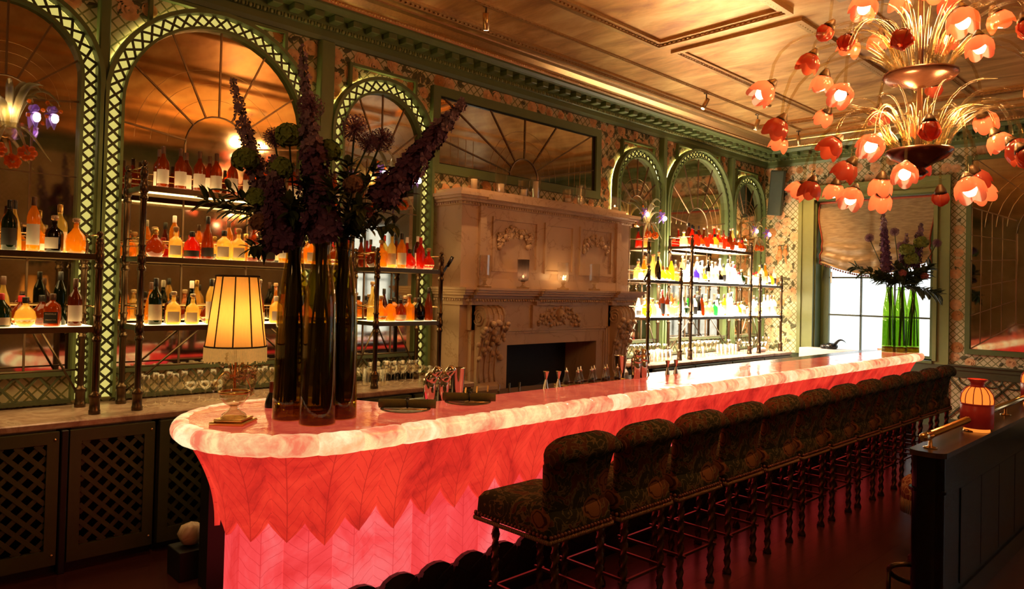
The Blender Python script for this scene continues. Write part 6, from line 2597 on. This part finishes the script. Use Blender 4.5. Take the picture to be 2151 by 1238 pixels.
for k, y in enumerate((5.02, 5.12)):
    o = MB().tube(bez((-3.56, y, BTOP - .03), (-3.56, y, BTOP + .06), (-3.60, y - .03, BTOP + .09), (-3.66, y - .07, BTOP + .05), 8), .006, 8).obj('beer_tap', M_['brass'])
    tag(o, 'thin curved brass tap at the inner worktop, %s' % ('nearer the shakers' if k == 0 else 'nearer the far jiggers'), 'tap')
for k in range(7):
    o = MB().bar((-3.60, 3.0 + k * .1, BTOP - .10), (-3.615, 3.03 + k * .1, BTOP + .03), .012, .006).obj('bar_spoon', M_['steel'])
    tag(o, 'steel bar spoon standing upright behind the inner worktop', 'spoon', 'bar spoons behind the worktop')

# far end: pale box by the window and a black folded cloth
t = MB().bev(-.42, .42, -.15, .15, 0, .98, .006).obj('pale_box', M_['white'], None, loc=(-4.42, FY - .30, 0))
tag(t, 'pale box unit below the window behind the bar', 'box')
t = thing('black_bag', 'black shapeless bag lying on the pale box by the window', 'bag', (-4.40, FY - .33, .98))
MB().ball((0, 0, .04), .10, 10, 7, .55).ball((-.10, 0, .03), .07, 8, 6, .6).obj('pouch', M_['black'], t)
MB().tube(bez((.05, 0, .06), (.10, 0, .16), (.16, 0, .17), (.22, 0, .10), 8), [.05, .05, .045, .04, .035, .03, .02, .012, .004], 8, flat=.4).obj('flap', M_['black'], t)

# ------------------------------------------------------------------ roman blind in the window
t = thing('roman_blind', 'gold silk roman blind with red braid and swagged hem', 'blind', ((OX0 + OX1) / 2, FY + .10, OZ1 - .04))
nu, nv = 44, 26
HWB = (OX1 - OX0) / 2 - .04
vs = []
for j in range(nv + 1):
    v = j / nv
    for i in range(nu + 1):
        u = -1 + 2 * i / nu
        sag = .20 * (1 - abs(u) ** 1.8) * v ** 3
        z = -.93 * v - sag
        bulge = (.02 + .07 * v * v) * (1 - u * u * .6)
        fold = .05 * sin(j * 1.5 + u * 2.6 + sin(u * 5)) * max(0, v - .55) * 2 + .012 * sin(u * 19 + v * 7) * v
        pleat = -.03 * math.exp(-(u / .035) ** 2) * (1 - v * .3)
        edge = .05 * sin(v * 7) * (abs(u) > .93)
        vs.append((u * HWB * (1 - .03 * v + edge * .6), -(bulge + fold + pleat), z))
fs = [(j * (nu + 1) + i, j * (nu + 1) + i + 1, (j + 1) * (nu + 1) + i + 1, (j + 1) * (nu + 1) + i) for j in range(nv) for i in range(nu)]
MB().add(vs, fs, True).obj('silk_panel', M_['silk'], t)
mb = MB()
for sd in (0, nu):
    mb.tube([Vector(vs[j * (nu + 1) + sd]) + Vector((0, -.008, 0)) for j in range(nv + 1)], .026, 6, flat=.35)
mb.tube([Vector(vs[i]) + Vector((0, -.01, .0)) for i in range(nu + 1)], .02, 6)
mb.obj('red_braid', M_['red_trim'], t)
mb = MB()
for i in range(nu + 1):
    a = Vector(vs[nv * (nu + 1) + i])
    mb.ball(a + Vector((0, 0, -.022)), .015, 7, 5)
    mb.bar(a, a + Vector((0, 0, -.02)), .004, .004)
mb.obj('bobble_fringe', M_['bead'], t)
for i in range(nu):
    pass
# ------------------------------------------------------------------ wall speaker
t = thing('wall_speaker', 'dark green column loudspeaker tilted forward in the room corner', 'speaker', (-5.36, FY, 3.42), (.0, .0, .0))
T = Matrix.Translation((0, -.20, 0)) @ Matrix.Rotation(.13, 4, 'Y') @ Matrix.Rotation(.10, 4, 'X') @ Matrix.Rotation(.30, 4, 'Z')
MB().bev(-.105, .105, -.09, .09, -.36, .36, .012, T).obj('cabinet', M_['speaker'], t)
MB().bev(-.095, .095, -.096, -.088, -.34, .34, .003, T).obj('grille', M_['speaker'], t)
MB().bx(-.05, .05, -.12, 0, -.06, .06).obj('bracket', M_['black'], t)
# stray light stone lying behind the bar end
o = MB().ball((0, 0, .07), .08, 6, 4, .9).obj('offcut_stone', M_['marble'], None, loc=(-4.45, 1.70, .17))
tag(o, 'pale faceted stone offcut on a dark box behind the round bar end', 'stone')
o = MB().bev(-.10, .10, -.10, .10, 0, .17, .004).obj('dark_box', M_['black_panel'], None, loc=(-4.45, 1.70, 0))
tag(o, 'low dark box on the floor behind the round bar end', 'box')
